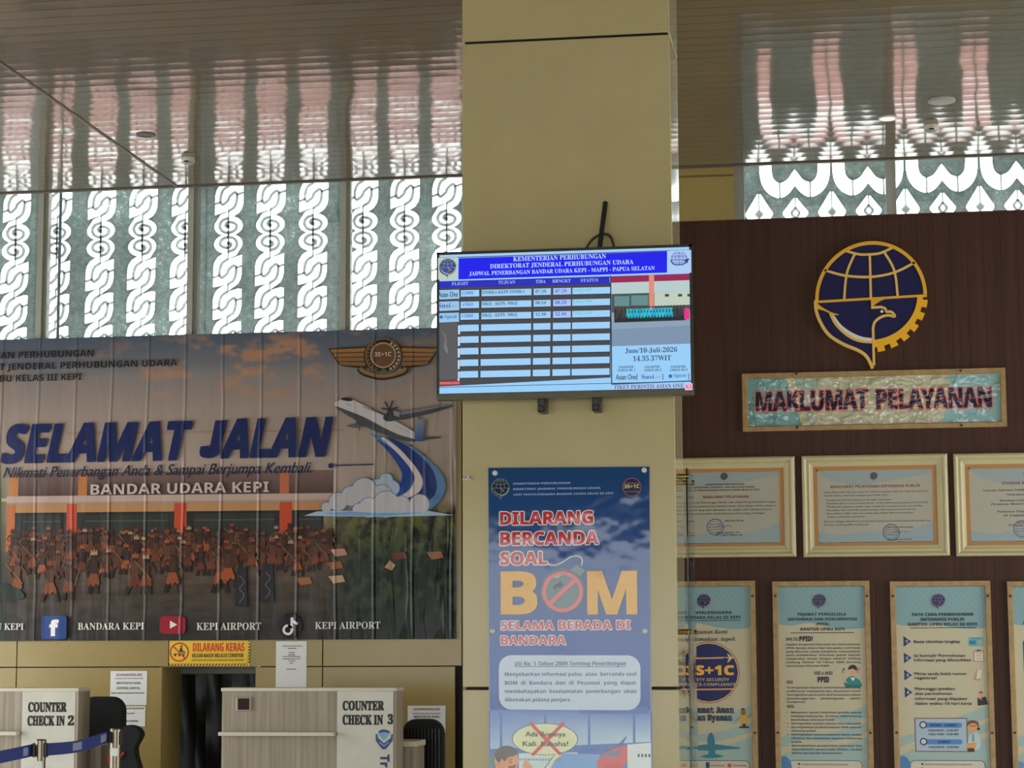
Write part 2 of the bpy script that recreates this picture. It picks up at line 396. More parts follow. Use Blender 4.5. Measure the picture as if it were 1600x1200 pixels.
def paving():
    k = Nodes('pink_paving_and_concrete'); s = k.sep(k.pos()); f = k.noise(1.5, 5)
    c1 = k.ramp(f, [(.3, C(158, 108, 102)), (.7, C(178, 126, 118))]); c2 = k.ramp(f, [(.3, C(232, 230, 222)), (.7, C(244, 243, 238))])
    m = k.n('ShaderNodeMix', data_type='RGBA'); k.l(k.math('MAXIMUM', k.math('GREATER_THAN', s[1], YW + 17.2), k.math('LESS_THAN', s[1], YW + .3)), m.inputs['Factor']); k.l(c1, m.inputs['A']); k.l(c2, m.inputs['B'])
    k.l(m.outputs['Result'], k.p.inputs['Base Color']); k.p.inputs['Roughness'].default_value = .8; return k.m
M_pave = paving()
def folds(k):          # hanging vinyl: pressed-in vertical folds and loose wrinkles near the lower corner
    s = k.sep(k.pos()); wob = k.noise(.8, 2)
    u = k.math('FRACT', k.math('ADD', k.math('DIVIDE', s[0], .267), k.math('MULTIPLY', wob, .25)))
    d = k.math('ABSOLUTE', k.math('SUBTRACT', u, .5)); r = k.math('MAXIMUM', k.math('SUBTRACT', 1.0, k.math('MULTIPLY', d, 18.0)), 0.0)
    v = k.noise(2.5, 3, k.scale(k.pos(), (2.2, 1, .5)))
    cor = k.n('ShaderNodeMapRange'); cor.inputs[1].default_value = -3.6; cor.inputs[2].default_value = -2.5; k.l(s[0], cor.inputs[0])
    q = k.noise(1.5, 2, k.scale(k.pos(), (3.0, 1, .55))); cr_ = k.math('MULTIPLY', ridge(k, q, 16.0), cor.outputs[0])
    h = k.math('ADD', k.math('ADD', k.math('MULTIPLY', r, .007), k.math('MULTIPLY', cr_, .008)), k.math('MULTIPLY', v, .012)); k.bump(h, 1.0, 1.0)
def ridge(k, f, sharp): return k.math('MAXIMUM', k.math('SUBTRACT', 1.0, k.math('MULTIPLY', k.math('ABSOLUTE', k.math('SUBTRACT', f, .5)), sharp)), 0.0)
def crinkle(k):        # loose laminating film: a few sharp creases, broad waves
    p_ = k.pos(); a = ridge(k, k.noise(2.6, 3, k.scale(p_, (1, 1, 1.8)), .55), 14.0); b = ridge(k, k.noise(6.5, 3, k.scale(p_, (1.2, 1, .9)), .5), 11.0); g = k.noise(2.0, 1)
    k.bump(k.math('ADD', k.math('ADD', k.math('MULTIPLY', a, .010), k.math('MULTIPLY', b, .0045)), k.math('MULTIPLY', g, .03)), 1.0, 1.0)
def soft(k): k.bump(k.noise(3.2, 3), .3, .015)
M_ban = printed('banner_print', .27, .2, folds)
M_pst = printed('poster_print', .07, .5, soft)
M_mak = printed('laminated_print', .09, .7, crinkle)
M_prt = printed('matt_print', .45, .4)
M_plain = printed('painted_relief', .45, .2)
def screen_mat():
    k = Nodes('lit_screen'); a = k.n('ShaderNodeAttribute', attribute_name='Col')
    k.p.inputs['Base Color'].default_value = (.01, .01, .012, 1); k.p.inputs['Roughness'].default_value = .25
    k.l(a.outputs['Color'], k.p.inputs['Emission Color']); k.p.inputs['Emission Strength'].default_value = .82; return k.m
M_scr = screen_mat()
def lampm(name, col, s):
    k = Nodes(name); k.p.inputs['Emission Color'].default_value = (*col, 1); k.p.inputs['Emission Strength'].default_value = s; return k.m
M_lamp = lampm('lit_lamp', (1, .96, .88), 6.0)

# ------------------------------------------------------------------ the setting
struct(MB().box(XL, XR, YB, YW + .3, -.1, 0).build('floor', M_floor))
cb = MB().box(XL, XR, YB, YC, ZC, ZC + .06); ceil = struct(cb.build('ceiling', M_ceil))
eb = MB().box(XL, XR, YC - .008, YC + .03, ZC - .008, ZC + .1); struct(eb.build('trim_1', mat('dark_edge_trim', C(84, 78, 68), .5)))
a_, b_ = PZ(275, 290, ZC), PZ(0, 97, ZC)           # joint strip running along the ceiling
dirv = (b_ - a_); b2 = a_ + dirv * 1.6
struct(MB().tube([a_ - Vector((0, 0, .002)), b2 - Vector((0, 0, .002))], .008, 6).build('trim_2', mat('joint_strip', C(116, 106, 92), .5)))
for nm_, x0_, x1_ in (('wall_left', XL - .2, XL), ('wall_right', XR, XR + .2)):
    struct(MB().box(x0_, x1_, YB, OY0, 0, 5.4).box(x0_, x1_, OY1, YW + .3, 0, 5.4).box(x0_, x1_, OY0, OY1, OZ, 5.4).build(nm_, M_backw))  # each side wall leaves an unseen gap, added to brighten the window wall
struct(MB().box(XL, XR, YB - .15, YB, 2.7, ZC + .2).build('wall_back', M_backw))
struct(MB().box(XL, XR, YC, YW + .5, 5.3, 5.4).box(XL, XR, YC - .04, YC, ZC + .06, 5.3).build('ceiling_upper', M_backw))
struct(MB().box(-60, 60, YW + .5, 90, -.15, -.05).box(-60, 60, -60, YB - .15, -.15, -.05).build('ground', M_pave))

# window wall: cladding boards with open joints over a dark core, windows above
ZS = P(360, 582, YW).z                              # sill, behind the banner
zs1 = P(300, 1042, YW).z                            # joint under the upper band
def X(px, py=1040, Y=YW): return P(px, py, Y).x
xo0, xo1 = X(253, 1100), X(398, 1100)               # conveyor opening
wl = MB(); g = .004
xs = [XL] + [X(p) for p in (-212, 26, 263.5, 504, 722)] + [X(960), X(1200), X(1440), XR]
for a, b in zip(xs, xs[1:]):
    wl.box(a + g, b - g, YW, YW + .02, zs1 + g, ZS)
for a, b in ((XL, X(-212)), (X(-212), X(26)), (X(26), xo0), (xo1, X(504)), (X(504), X(711.5)), (X(722), XR)):
    wl.box(a + g, b - g, YW, YW + .02, 0, zs1 - g)
wl.box(XL, XR, YW - .012, YW + .05, ZS, ZS + .03)
wf = struct(wl.build('wall_front', M_wall))
cw = MB().box(XL, xo0 - .031, YW + .021, YW + .2, 0, ZS).box(xo1 + .031, XR, YW + .021, YW + .2, 0, ZS).box(xo0 - .031, xo1 + .031, YW + .021, YW + .2, zs1 + .031, ZS)
struct(cw.build('wall_front_core', M_core))
nk = MB().box(xo0 - .03, xo0, YW + .02, YW + .75, 0, zs1).box(xo1, xo1 + .03, YW + .02, YW + .75, 0, zs1).box(xo0, xo1, YW + .02, YW + .75, zs1, zs1 + .03).box(xo0, xo1, YW + .7, YW + .75, 0, zs1)
struct(nk.build('wall_niche', M_wall))
# pilaster between the windows
xp0, xp1 = X(1030, 300, YW - .05), X(1147, 300, YW - .05)
zj = P(1106, 274.5, YW - .05).z
struct(MB().box(xp0, xp1, YW - .05, YW + .2, ZS, zj - .008).box(xp0, xp1, YW - .05, YW + .2, zj + .008, 5.3).box(xp0 + .01, xp1 - .01, YW - .03, YW + .2, zj - .01, zj + .01).build('trim_3', M_wall))

# windows: frame, panes, and the carved pattern screen right behind the glass
YP = YW + .16
ZT = 5.25
def outline_chain(s, n):     # open shape of one carved column below its spiral; y runs down, block pitch 50
    k = 1 / 4.8
    Rr = [(60, -10), (30, 5), (0, 20)]
    pts = []
    e = ell(0, -95, 108, 74, 30, -pi / 2, .55)        # spiral head, right side
    pts += e + [(62, -8), (25, 6)] + [(0, 18)]
    for i in range(n):
        y = 240 * i
        pts += [(30, y + 8), (75, y - 4), (105, y)] if i else [(40, 6), (80, -6), (105, -14)]
        pts += [(105, y + 130), (97, y + 168), (80, y + 200), (50, y + 222), (20, y + 242), (0, y + 258)]
    yb = 240 * n
    pts += [(30, yb + 8), (75, yb - 4), (105, yb), (105, yb + 72), (-112, yb + 73)]
    for i in range(n, -1, -1):
        y = 240 * i
        pts += [(-112, y + 72), (-103, y + 35), (-80, y), (-45, y - 22), (0, y - 38)]
        if i: pts += [(-40, y - 28), (-105, y - 16), (-112, y - 22)][:3]
    pts += ell(0, -95, 108, 74, 22, pi * .62, 1.5 * pi)
    return [(x * k, y * k * s) for x, y in pts]
def chain_lines(n):
    k = 1 / 4.8; out = []
    for i in range(n + 1):
        y = 240 * i
        if i == n: S = cr([(0, 18 + y), (-40, 42 + y), (-58, 82 + y), (-61, 99 + y)], 4); out += [(S, 9)]; continue
        S = cr([(0, 18 + y), (-40, 42 + y), (-58, 82 + y), (-62, 130 + y), (-48, 155 + y), (-20, 138 + y), (-2, 118 + y), (0, 110 + y), (2, 102 + y), (20, 82 + y), (48, 65 + y), (62, 90 + y), (58, 138 + y), (40, 178 + y), (0, 202 + y)], 4)
        out += [(S, 9), ([(60, 84 + y), (106, 70 + y)], 7), ([(-60, 136 + y), (-112, 152 + y)], 7), ([(0, 200 + y), (0, 262 + y)], 5)]
    sp = cr([(0, -38), (45, -52), (66, -92), (45, -132), (0, -144), (-45, -130), (-62, -98), (-42, -74), (0, -66), (22, -86), (8, -104), (-8, -96)], 5)
    out += [(sp, 10), ([(0, -172), (0, 20)], 5), ([(2, -102), (2, -98), (2, -92), (2, -86), (2, -82)], [1, 11, 14, 11, 1])]
    return [([(x * k, y * k) for x, y in p], [q * k * 1.6 for q in w] if isinstance(w, list) else w * k * 2.1) for p, w in out]
def screen_mesh(name, x0, x1, z0, z1, holes, strokes, parent):
    loops = [[(x0, z0), (x1, z0), (x1, z1), (x0, z1)]] + holes; V = []; E_ = []
    for lp in loops:
        q = [lp[0]]
        for p_ in lp[1:]:
            if (Vector(p_) - Vector(q[-1])).length > 1e-5: q.append(p_)
        k = len(V); V += [Vector(p_) for p_ in q]; E_ += [(k + i, k + (i + 1) % len(q)) for i in range(len(q))]
    vo, eo, fo = delaunay_2d_cdt(V, E_, [], 0, 1e-6)[:3]
    vo = [tuple(v) for v in vo]; cen = np.array([[sum(vo[i][k] for i in f) / 3 for k in (0, 1)] for f in fo])
    keep = np.ones(len(fo), bool)
    for h in holes:                       # keep only what lies outside every opening
        ins = np.zeros(len(fo), bool); n_ = len(h)
        for i in range(n_):
            (ax, ay), (bx, by) = h[i], h[(i + 1) % n_]
            if ay == by: continue
            c_ = ((ay > cen[:, 1]) != (by > cen[:, 1])) & (cen[:, 0] < (bx - ax) * (cen[:, 1] - ay) / (by - ay) + ax); ins ^= c_
        keep &= ~ins
    mb = MB(); tri = [f for f, k in zip(fo, keep) if k]; N_ = len(vo); cnt = {}
    for f in tri:
        for a, b in zip(f, f[1:] + f[:1]): cnt[(min(a, b), max(a, b))] = cnt.get((min(a, b), max(a, b)), 0) + 1
    mb.add([(x, YP - .006, z) for x, z in vo] + [(x, YP + .006, z) for x, z in vo], [tuple(f) for f in tri] + [tuple(i + N_ for i in f)[::-1] for f in tri] + [(a, b, b + N_, a + N_) for (a, b), n_ in cnt.items() if n_ == 1])
    for pts, w in strokes:
        for yy in (YP - .0065, YP + .0065):
            V = []
            for i, p in enumerate(pts):
                a = Vector(pts[max(i - 1, 0)]); b = Vector(pts[min(i + 1, len(pts) - 1)]); t = (b - a)
                t = t.normalized() if t.length > 1e-9 else Vector((1, 0)); nn = Vector((-t.y, t.x)) * (w[i] if isinstance(w, list) else w) / 2
                V += [(p[0] + nn.x, yy, p[1] + nn.y), (p[0] - nn.x, yy, p[1] - nn.y)]
            mb.add(V, [(2 * i, 2 * i + 1, 2 * i + 3, 2 * i + 2) for i in range(len(pts) - 1)])
    return mb.build(name, M_film, parent)
p0, p1 = P(360, 367, YP), P(425, 367, YP); MPP = (p1.x - p0.x) / 65.0         # metres per photo pixel at the screen
ZG = p0.z
def clipz(pts, z0, z1): return [(x, min(max(z, z0), z1)) for x, z in pts]
def column(cx, z0, z1):
    hol = []; st = []
    for sgn in (1, -1):
        n = 3 if sgn == 1 else 2
        dy = 34 - .5                                       # pixels from the gap centre to the first block
        f = lambda pts: [(cx + x * MPP * sgn, ZG - (y + dy) * MPP * sgn) for x, y in pts]
        hol.append(f(outline_chain(1, n)))
        for p, w in chain_lines(n):
            q = f(p); wm_ = [v * MPP for v in w] if isinstance(w, list) else w * MPP
            st.append((clipz(q, z0 + .005, z1 - .005), wm_))
    return hol, st
zw0, zw1 = ZS + .03, ZT
def window(n, xa, xb, cols=None, petals=None, scr=None):
    e = bpy.data.objects.new('window_%d' % n, None); COL.objects.link(e); struct(e)
    fr = MB(); t = .042
    fr.box(xa - t * .5, xa + t * .5, YW + .0, YW + .1, zw0, zw1)
    fr.box(xa + t * .5, xb - t * .5, YW + .01, YW + .09, zw0, zw0 + .03).box(xa + t * .5, xb - t * .5, YW + .01, YW + .09, zw1 - .04, zw1)
    fr.box(xa + t * .5, xa + t * .5 + .026, YW + .03, YW + .088, zw0 + .03, zw1 - .04)
    fr.build('window_frame', M_aluD, e)
    MB().box(xa + .022, xb - .022, YW + .05, YW + .056, zw0 + .03, zw1 - .04).build('glass_pane', M_glass, e)
    if cols is not None:
        H = []; S = []
        for c in cols:
            h, s_ = column(c, zw0, zw1); H += h; S += s_
        screen_mesh('patterned_screen', scr[0], scr[1], zw0, zw1, H, S, e)
    else:
        screen_mesh('patterned_screen', scr[0], scr[1], zw0, zw1, petals[0], petals[1], e)
def cx(px): return P(px, 400, YP).x
def wx(px): return P(px, 400, YW).x
window(1, wx(-175), wx(62), [cx(v) for v in (-177, -110, -43, 24)], scr=(cx(-205), cx(57)))
window(2, wx(62), wx(297), [cx(v) for v in (88.5, 157, 222, 289)], scr=(cx(57) + .001, cx(322)))
window(3, wx(297), wx(535.5), [cx(v) for v in (356.5, 422, 489)], scr=(cx(322) + .001, cx(529)))
window(4, wx(535.5), wx(772), [cx(v) for v in (567, 632, 698, 764)], scr=(cx(529) + .001, cx(798)))
window(5, wx(772), wx(1010), [cx(v) for v in (830, 896, 962)], scr=(cx(798) + .001, cx(1030)))
window(6, wx(-412), wx(-175), [cx(v) for v in (-373, -308, -243)], scr=(cx(-420), cx(-205) - .001))
# right-hand windows: W bands between rows of pointed drops
PR0, PR1 = P(1243, 333, YP), P(1357.5, 333 - 4.5, YP); RP = PR1.x - PR0.x; RM = RP / 114.5
def petals(xa, xb):
    H = []; S = []; zc = PR0.z
    def add(cx_, up, pts): H.append(clipz([(cx_ + x * RM, zc + up * y * RM) for x, y in pts], zw0 + .01, zw1 - .01))
    i0 = math.ceil((xa - PR0.x) / RP - .5); 
    for i in range(-1, 9):
        c = PR0.x + RP * i
        if c - 57 * RM > xa and c + 57 * RM < xb:
            for up in (1, -1):
                yt_ = 120 if up == 1 else 190
                outer = [(-55.5, yt_), (-55.5, 66)] + cr([(-55.5, 66), (-52, 48), (-42, 33), (-26, 25), (-12, 30), (0, 44)], 5)[1:] + cr([(0, 44), (12, 30), (26, 25), (42, 33), (52, 48), (55.5, 66)], 5)[1:] + [(55.5, yt_)]
                inner = [(36.5, yt_), (36.5, 72)] + cr([(36.5, 72), (34, 58), (25, 50), (13, 54), (4, 66), (0, 71)], 5)[1:] + cr([(0, 71), (-4, 66), (-13, 54), (-25, 50), (-34, 58), (-36.5, 72)], 5)[1:] + [(-36.5, yt_)]
                add(c, up, outer + inner)
                for sx in (-24, 24): S.append(([(c + sx * RM, zc + up * 24 * RM), (c + sx * RM, zc + up * 52 * RM)], 3.0 * RM))
        for dx, hw, h, kind in ((0, 20, 24.5, 0), (-57.25, 21.5, 33, 1)):
            q = c + dx * RM
            if q - hw * RM > xa and q + hw * RM < xb:
                H.append([(q + x * RM, zc + y * RM) for x, y in [(-2.5, h), (-hw, 2), (-hw, -2), (-2.5, -h), (2.5, -h), (hw, -2), (hw, 2), (2.5, h)]])
                for up in (1, -1): S.append(([(q, zc + up * h * RM), (q, zc + up * 7 * RM)], 2.2 * RM))
                if kind: S.append(([(q, zc + 8 * RM), (q, zc), (q, zc - 8 * RM)], [.2 * RM, 15 * RM, .2 * RM]))
                else:
                    d = [(q, zc + 9 * RM), (q + 7 * RM, zc), (q, zc - 9 * RM), (q - 7 * RM, zc), (q, zc + 9 * RM)]
                    for a, b in zip(d, d[1:]): S.append(([a, b], 4.2 * RM))
    return H, S
xr = [wx(1153), wx(1392), wx(1632), wx(1870), XR - .3]
sr = [PR0.x - RP * .99, PR0.x + RP * 1.5 + .0, PR0.x + RP * 3.5, PR0.x + RP * 5.5, XR - .2]
def px_r(a, b):     # one uninterrupted screen per window; holes that straddle a joint stay in the wider sheet
    return petals(a, b)
e_scr = petals(PR0.x - RP * .83, XR - .2)
window(7, xr[0], xr[1], petals=e_scr, scr=(PR0.x - RP * .9, XR - .2))
for n_, (a, b) in zip((8, 9), ((xr[1], xr[2]), (xr[2], xr[3]))):
    e = bpy.data.objects.new('window_%d' % n_, None); COL.objects.link(e); struct(e); t = .042
    MB().box(a - t * .5, a + t * .5, YW, YW + .1, zw0, zw1).box(a + t * .5, a + t * .5 + .026, YW + .03, YW + .088, zw0 + .03, zw1).box(a + t * .5, b - t * .5, YW + .01, YW + .09, zw0, zw0 + .03).build('window_frame', M_aluD, e)
    MB().box(a + .022, b - .022, YW + .05, YW + .056, zw0 + .03, zw1).build('glass_pane', M_glass, e)
# pipe standing outside behind the second pane
tag(MB().cyl((cx(97.5), YW + .105, zw0 + .03), (cx(97.5), YW + .105, zw1 - .04), .011).build('drain_pipe', mat('grey_pipe', C(150, 165, 170), .5)), 'thin grey pipe standing just behind the glass of the second window from the left', 'pipe')

# wood panelling on the right
YO = 11.2
wz = P(1330, 337.5, YO).z; wx0 = P(1000, 500, YO).x
wm = MB(); x = wx0; pw = .0865; i = 0
wm.box(wx0, 1.95, YO + .0018, YO + .1, 0, wz - .012)
while x < 1.95 - pw:
    wm.add([(x, YO + .0018, 0), (x + .0025, YO, 0), (x + pw - .0025, YO, 0), (x + pw, YO + .0018, 0), (x, YO + .0018, wz - .012), (x + .0025, YO, wz - .012), (x + pw - .0025, YO, wz - .012), (x + pw, YO + .0018, wz - .012)],
           [(0, 1, 5, 4), (1, 2, 6, 5), (2, 3, 7, 6)]); x += pw
wm.box(wx0, 1.95, YO - .012, YO + .11, wz - .012, wz)
struct(wm.build('wall_panelling', M_wood))

# ------------------------------------------------------------------ pillar
YF = 9.3
px0, px1 = (P(721.5, 200, YF).x + P(724, 1100, YF).x) / 2, (P(1049.5, 100, YF).x + P(1057, 1100, YF).x) / 2
DP = .46
pil = thing('pillar', 'square cream clad pillar in front carrying the flight screen and the blue poster', 'pillar', ((px0 + px1) / 2, YF, 0))
hw = (px1 - px0) / 2; zt = P(885, 59.5, YF).z; zb = P(890, 1075.5, YF).z; gp = .006
def pz(o): return o
MB().box(-hw + .012, hw - .012, .012, DP - .012, 0, ZC).build('core', M_core, pil)
for a, b in ((0, zb - gp), (zb + gp, zt - gp), (zt + gp, ZC)):
    MB().box(-hw, hw, 0, .012, a, b).build('front_panel', M_clad, pil, bevel=.003)
    MB().box(hw - .012, hw, .0125, DP - .0125, a, b).build('side_panel', M_side, pil, bevel=.003)
    MB().box(-hw, -hw + .012, .0125, DP - .0125, a, b).build('side_panel', M_side, pil, bevel=.003)
    MB().box(-hw, hw, DP - .012, DP, a, b).build('back_panel', M_clad, pil, bevel=.003)
# small nail and torn tape left on the pillar edge
nl = P(733, 746, YF)
tag(MB().cyl((nl.x, YF - .03, nl.z), (nl.x, YF, nl.z), .006, n=8).box(nl.x - .03, nl.x + .012, YF - .008, YF, nl.z - .012, nl.z - .004).build('wall_hook', M_alu), 'small bent metal hook left on the pillar near its left edge', 'hook')

# ------------------------------------------------------------------ flight screen
YT = YF - .16
TQ = [(681, 393.5), (1080.5, 383), (1085, 618), (684, 625)]
S = Sheet(TQ, YT)
tv = thing('television', 'wide flat screen showing the flight timetable, hung on the front of the cream pillar', 'television', S.base())
MB().box(-S.W / 2, S.W / 2, .002, .035, 0, S.H).box(-S.W * .36, S.W * .36, .035, .07, S.H * .08, S.H * .7).build('casing', M_blk, tv, bevel=.004)
bz = .012
MB().box(-S.W / 2, S.W / 2, -.006, .004, 0, .03).build('bottom_bezel', mat('glossy_silver_bezel', C(150, 150, 140), .12, .9), tv, bevel=.002)
MB().box(-S.W / 2, -S.W / 2 + bz, -.006, .004, .03, S.H).box(S.W / 2 - bz, S.W / 2, -.006, .004, .03, S.H).box(-S.W / 2, S.W / 2, -.006, .004, S.H - bz, S.H).build('bezel', M_blk, tv)
A = Art(S, 1.0, .0); LB = (150, 205, 255); NV = (6, 4, 236); DK = (62, 62, 66)
A.at(660, 300, 3.43)
A.poly([(82, 330), (1442, 290), (1450, 1068), (92, 1092)], LB)                       # whole picture
A.poly([(82, 335), (1442, 293), (1442, 318), (82, 350)], (165, 205, 240))
A.line([(80, 350), (1442, 316)], 5, (60, 80, 120)); A.poly([(190, 352), (1310, 322), (1310, 436), (190, 466)], NV)
A.poly([(82, 512), (1008, 490), (1012, 996), (92, 1040)], DK)
A.poly([(82, 480), (1002, 458), (1004, 494), (84, 512)], (28, 32, 190))
A.line([(82, 478), (1006, 456)], 4, (20, 24, 90)); A.line([(1008, 450), (1018, 1028)], 6, (25, 30, 60))
B = A
BL = [(200, 306), (312, 584), (592, 688), (697, 796), (800, 1006)]
for r in range(8):
    y = 524 + r * 62.2
    for j, (a, b) in enumerate(BL):
        f = lambda xx: y - (xx - 200) * .0155 + (0 if xx < 0 else 0)
        A.poly([(a + 4, f(a)), (b, f(b)), (b, f(b) + 35), (a + 4, f(a) + 35)], (158, 208, 252) if r > 2 or j != 3 else (166, 196, 255))
        A.line([(a + 4, f(a) + 37), (b, f(b) + 37)], 2.5, (20, 24, 40))
    if r > 2: A.poly([(192, f(192) + 2), (202, f(202) + 2), (203, f(202) + 50), (193, f(192) + 50)], (205, 228, 250))
    A.line([(305, f(305)), (306, f(306) + 36)], 4, (30, 34, 50))
A.poly([(84, 700), (190, 697), (196, 1000), (92, 1008)], (84, 84, 88))
for k_ in range(7):
    A.line(cr([(100 + k_ * 6, 740 + k_ * 9), (128, 770 + k_ * 10), (118 + k_ * 3, 830), (140, 865)], 4), 2, (120, 120, 124))
for y, (t, f_, c_) in zip((524, 586, 648), (('Asian One', 'B', (30, 40, 80)), ('SusI Air', 'R', (50, 60, 120)), ('Trigana Air', 'S', (20, 110, 170)))):
    A.poly([(84, y), (196, y - 3), (198, y + 46), (86, y + 50)], (150, 196, 236))
A.poly([(1014, 456), (1440, 444), (1443, 818), (1018, 830)], (150, 160, 166))        # group photo
A.poly([(1014, 490), (1440, 478), (1440, 540), (1014, 550)], (182, 205, 205)); A.poly([(1014, 550), (1440, 540), (1441, 640), (1016, 650)], (70, 80, 82))
A.poly([(1244, 545), (1440, 540), (1440, 610), (1244, 616)], (190, 205, 190))
for (x0, x1, y0, y1) in ((1030, 1110, 562, 615), (1120, 1210, 558, 612)): A.rect(x0, y0, x1, y1, (96, 140, 140))
for x_ in (1300, 1370, 1420): A.rect(x_, 552, x_ + 22, 566, (60, 60, 60))
A.poly([(1012, 455), (1440, 443), (1440, 478), (1012, 490)], (150, 22, 76)); A.poly([(1214, 448), (1242, 447), (1242, 640), (1216, 645)], (220, 140, 120))
A.poly([(1016, 690), (1442, 680), (1443, 818), (1018, 830)], (122, 146, 172)); A.poly([(1016, 690), (1442, 680), (1442, 720), (1016, 740)], (138, 160, 180))
rp = random.Random(3)
for k_ in range(46):
    row = k_ % 2; x_ = 1036 + (k_ // 2) * 16.6 + row * 8; y_ = 632 + row * 24 - (x_ - 1036) * .025
    blue = 1095 < x_ < 1345
    c_ = (20, rp.randint(150, 200), rp.randint(190, 220)) if blue else (rp.randint(20, 60),) * 3
    A.poly([(x_ - 8, y_ + 42 - row * 14), (x_ - 6, y_), (x_ + 6, y_), (x_ + 8, y_ + 42 - row * 14)], c_); A.disc(x_, y_ - 6, 6, (70, 45, 40), n=8)
    A.rect(x_ - 6, y_ + 40 - row * 14, x_ + 6, y_ + (72 if not row else 46), (24, 26, 36))
A.rect(1404, 630, 1432, 690, (230, 40, 130))
A.poly([(98, 1016), (208, 1013), (208, 1030), (98, 1033)], (200, 60, 60))
A.poly([(1018, 1030), (1450, 1015), (1450, 1020), (1018, 1036)], (40, 50, 70))
A.line([(92, 1046), (1450, 1020)], 3, (30, 40, 60))
A.poly([(1410, 1031), (1450, 1030), (1450, 1066), (1410, 1067)], (240, 190, 220))
scr = A.build('screen', M_scr, tv)
A = Art(S, 1.0, A.d + .0004); A.at(660, 300, 3.43); WH = (190, 215, 255)
A.text('KEMENTERIAN PERHUBUNGAN', 486, 372, 24, WH, 'R', 984); A.text('DIREKTORAT JENDERAL PERHUBUNGAN UDARA', 362, 410, 23, WH, 'R', 1132)
A.text('JADWAL PENERBANGAN BANDAR UDARA KEPI - MAPPI - PAPUA SELATAN', 250, 448, 21, WH, 'R', 1246)
for t, a, b, y in (('FLIGHT', 158, 246, 500), ('TUJUAN', 408, 498, 494), ('TIBA', 608, 662, 491), ('BRNGKT', 698, 796, 489), ('STATUS', 850, 942, 486)): A.text(t, a, y, 17, (170, 190, 255), 'R', b)
for r, (n_, tj, ti, br) in enumerate((('C208B', 'TIMIKA-KEPI-TIMIKA', '07.20', '07.29'), ('ATR42', 'MKQ - KEPI- MKQ', '08.24', '08.28'), ('C208B', 'MKQ - KEPI- MKQ', '12.30', '12.48'))):
    y = 549 + r * 61.5
    A.text(n_, 214, y, 15, (70, 90, 200), 'R', 274); A.text(tj, 320, y - 2, 16, (50, 64, 84), 'R', 550 if r == 0 else 510); A.text(ti, 608, y - 6, 15, (50, 64, 84), 'R', 665)
    A.text(br, 714, y - 7, 16, (60, 80, 210), 'R', 774); A.text('TAKE OFF', 810, y - 12, 15, (90, 205, 190), 'R', 914)
for y, x0 in ((0, 86),):
    A.text('Asian One', 86, 563, 28, (40, 60, 84), 'B', 190, off=.012); A.text('Susi', 86, 620, 24, (60, 64, 130), 'R', 152); A.text('Air', 158, 620, 18, (150, 170, 190), 'I', 188); A.mark('company_mark').disc(103, 670, 9, (20, 110, 180)); A.text('Trigana Air', 118, 677, 17, (20, 110, 170), 'S', 187)
A.text('Jum/10-Juli-2026', 1090, 868, 25, (44, 54, 74), 'R', 1368); A.text('14.35.37WIT', 1132, 911, 26, (44, 54, 74), 'R', 1336)
for x, n_ in ((1056, '1'), (1196, '2'), (1334, '3')):
    A.text('COUNTER', x, 949, 12, (40, 56, 76), 'S', x + 80); A.text('CHECK IN ' + n_, x - 4, 966, 12, (40, 56, 76), 'S', x + 88)
A.text('Asian One', 1042, 1010, 28, (40, 60, 84), 'B', 1150, off=.012); A.text('Susi', 1178, 1006, 22, (60, 64, 130), 'R', 1246); A.text('Air', 1252, 1004, 16, (150, 170, 190), 'I', 1282); A.mark('company_mark').disc(1332, 992, 10, (20, 110, 180)); A.text('Trigana Air', 1346, 998, 17, (20, 110, 170), 'S', 1418)
for x in (1154, 1292, 1430): A.mark('divider').line([(x, 978), (x, 1012)], 4, (60, 70, 90))
A.text('TIKET PERINTIS ASIAN ONE', 1032, 1060, 21, (130, 60, 110), 'R', 1404); A.text('KI', 1414, 1059, 22, (215, 60, 130), 'R', 1446)
A.text('PERHATIAN', 102, 1030, 11, (255, 120, 110), 'S', 204)
A.text('-', 1376, 302, 14, (60, 70, 90)); A.text('x', 1414, 302, 12, (60, 70, 90))
A.text('DITJEN HUBUD', 1320, 428, 15, (50, 66, 110), 'S', 1434)
A.lines('text_line', M_scr, scr)
A = Art(S, 1.0, A.d); A.at(660, 300, 3.43)
A.poly([(82, 352), (188, 349), (190, 466), (84, 469)], (190, 205, 190)); emblem(A, 135, 402, 47, (50, 70, 150), (150, 160, 100), (190, 210, 230))
A.build('emblem', M_scr, scr); A = Art(S, 1.0, A.d); A.at(660, 300, 3.43)
A.poly([(1312, 322), (1440, 318), (1442, 440), (1314, 444)], (170, 205, 250))
A.disc(1376, 362, 44, (120, 140, 205), ry=38)
for yy in (-18, 0, 18): A.line([(1336, 362 + yy), (1416, 361 + yy)], 3, (190, 210, 250))
for rr in (12, 30): A.line(ell(1376, 362, rr, 37, 24), 3, (190, 210, 250), True)
A.line(cr([(1330, 372), (1350, 396), (1400, 394), (1428, 366)], 6), 6, (50, 66, 120)); A.poly([(1396, 376), (1428, 362), (1420, 392), (1410, 380)], (40, 56, 110))
A.build('logo', M_scr, scr)
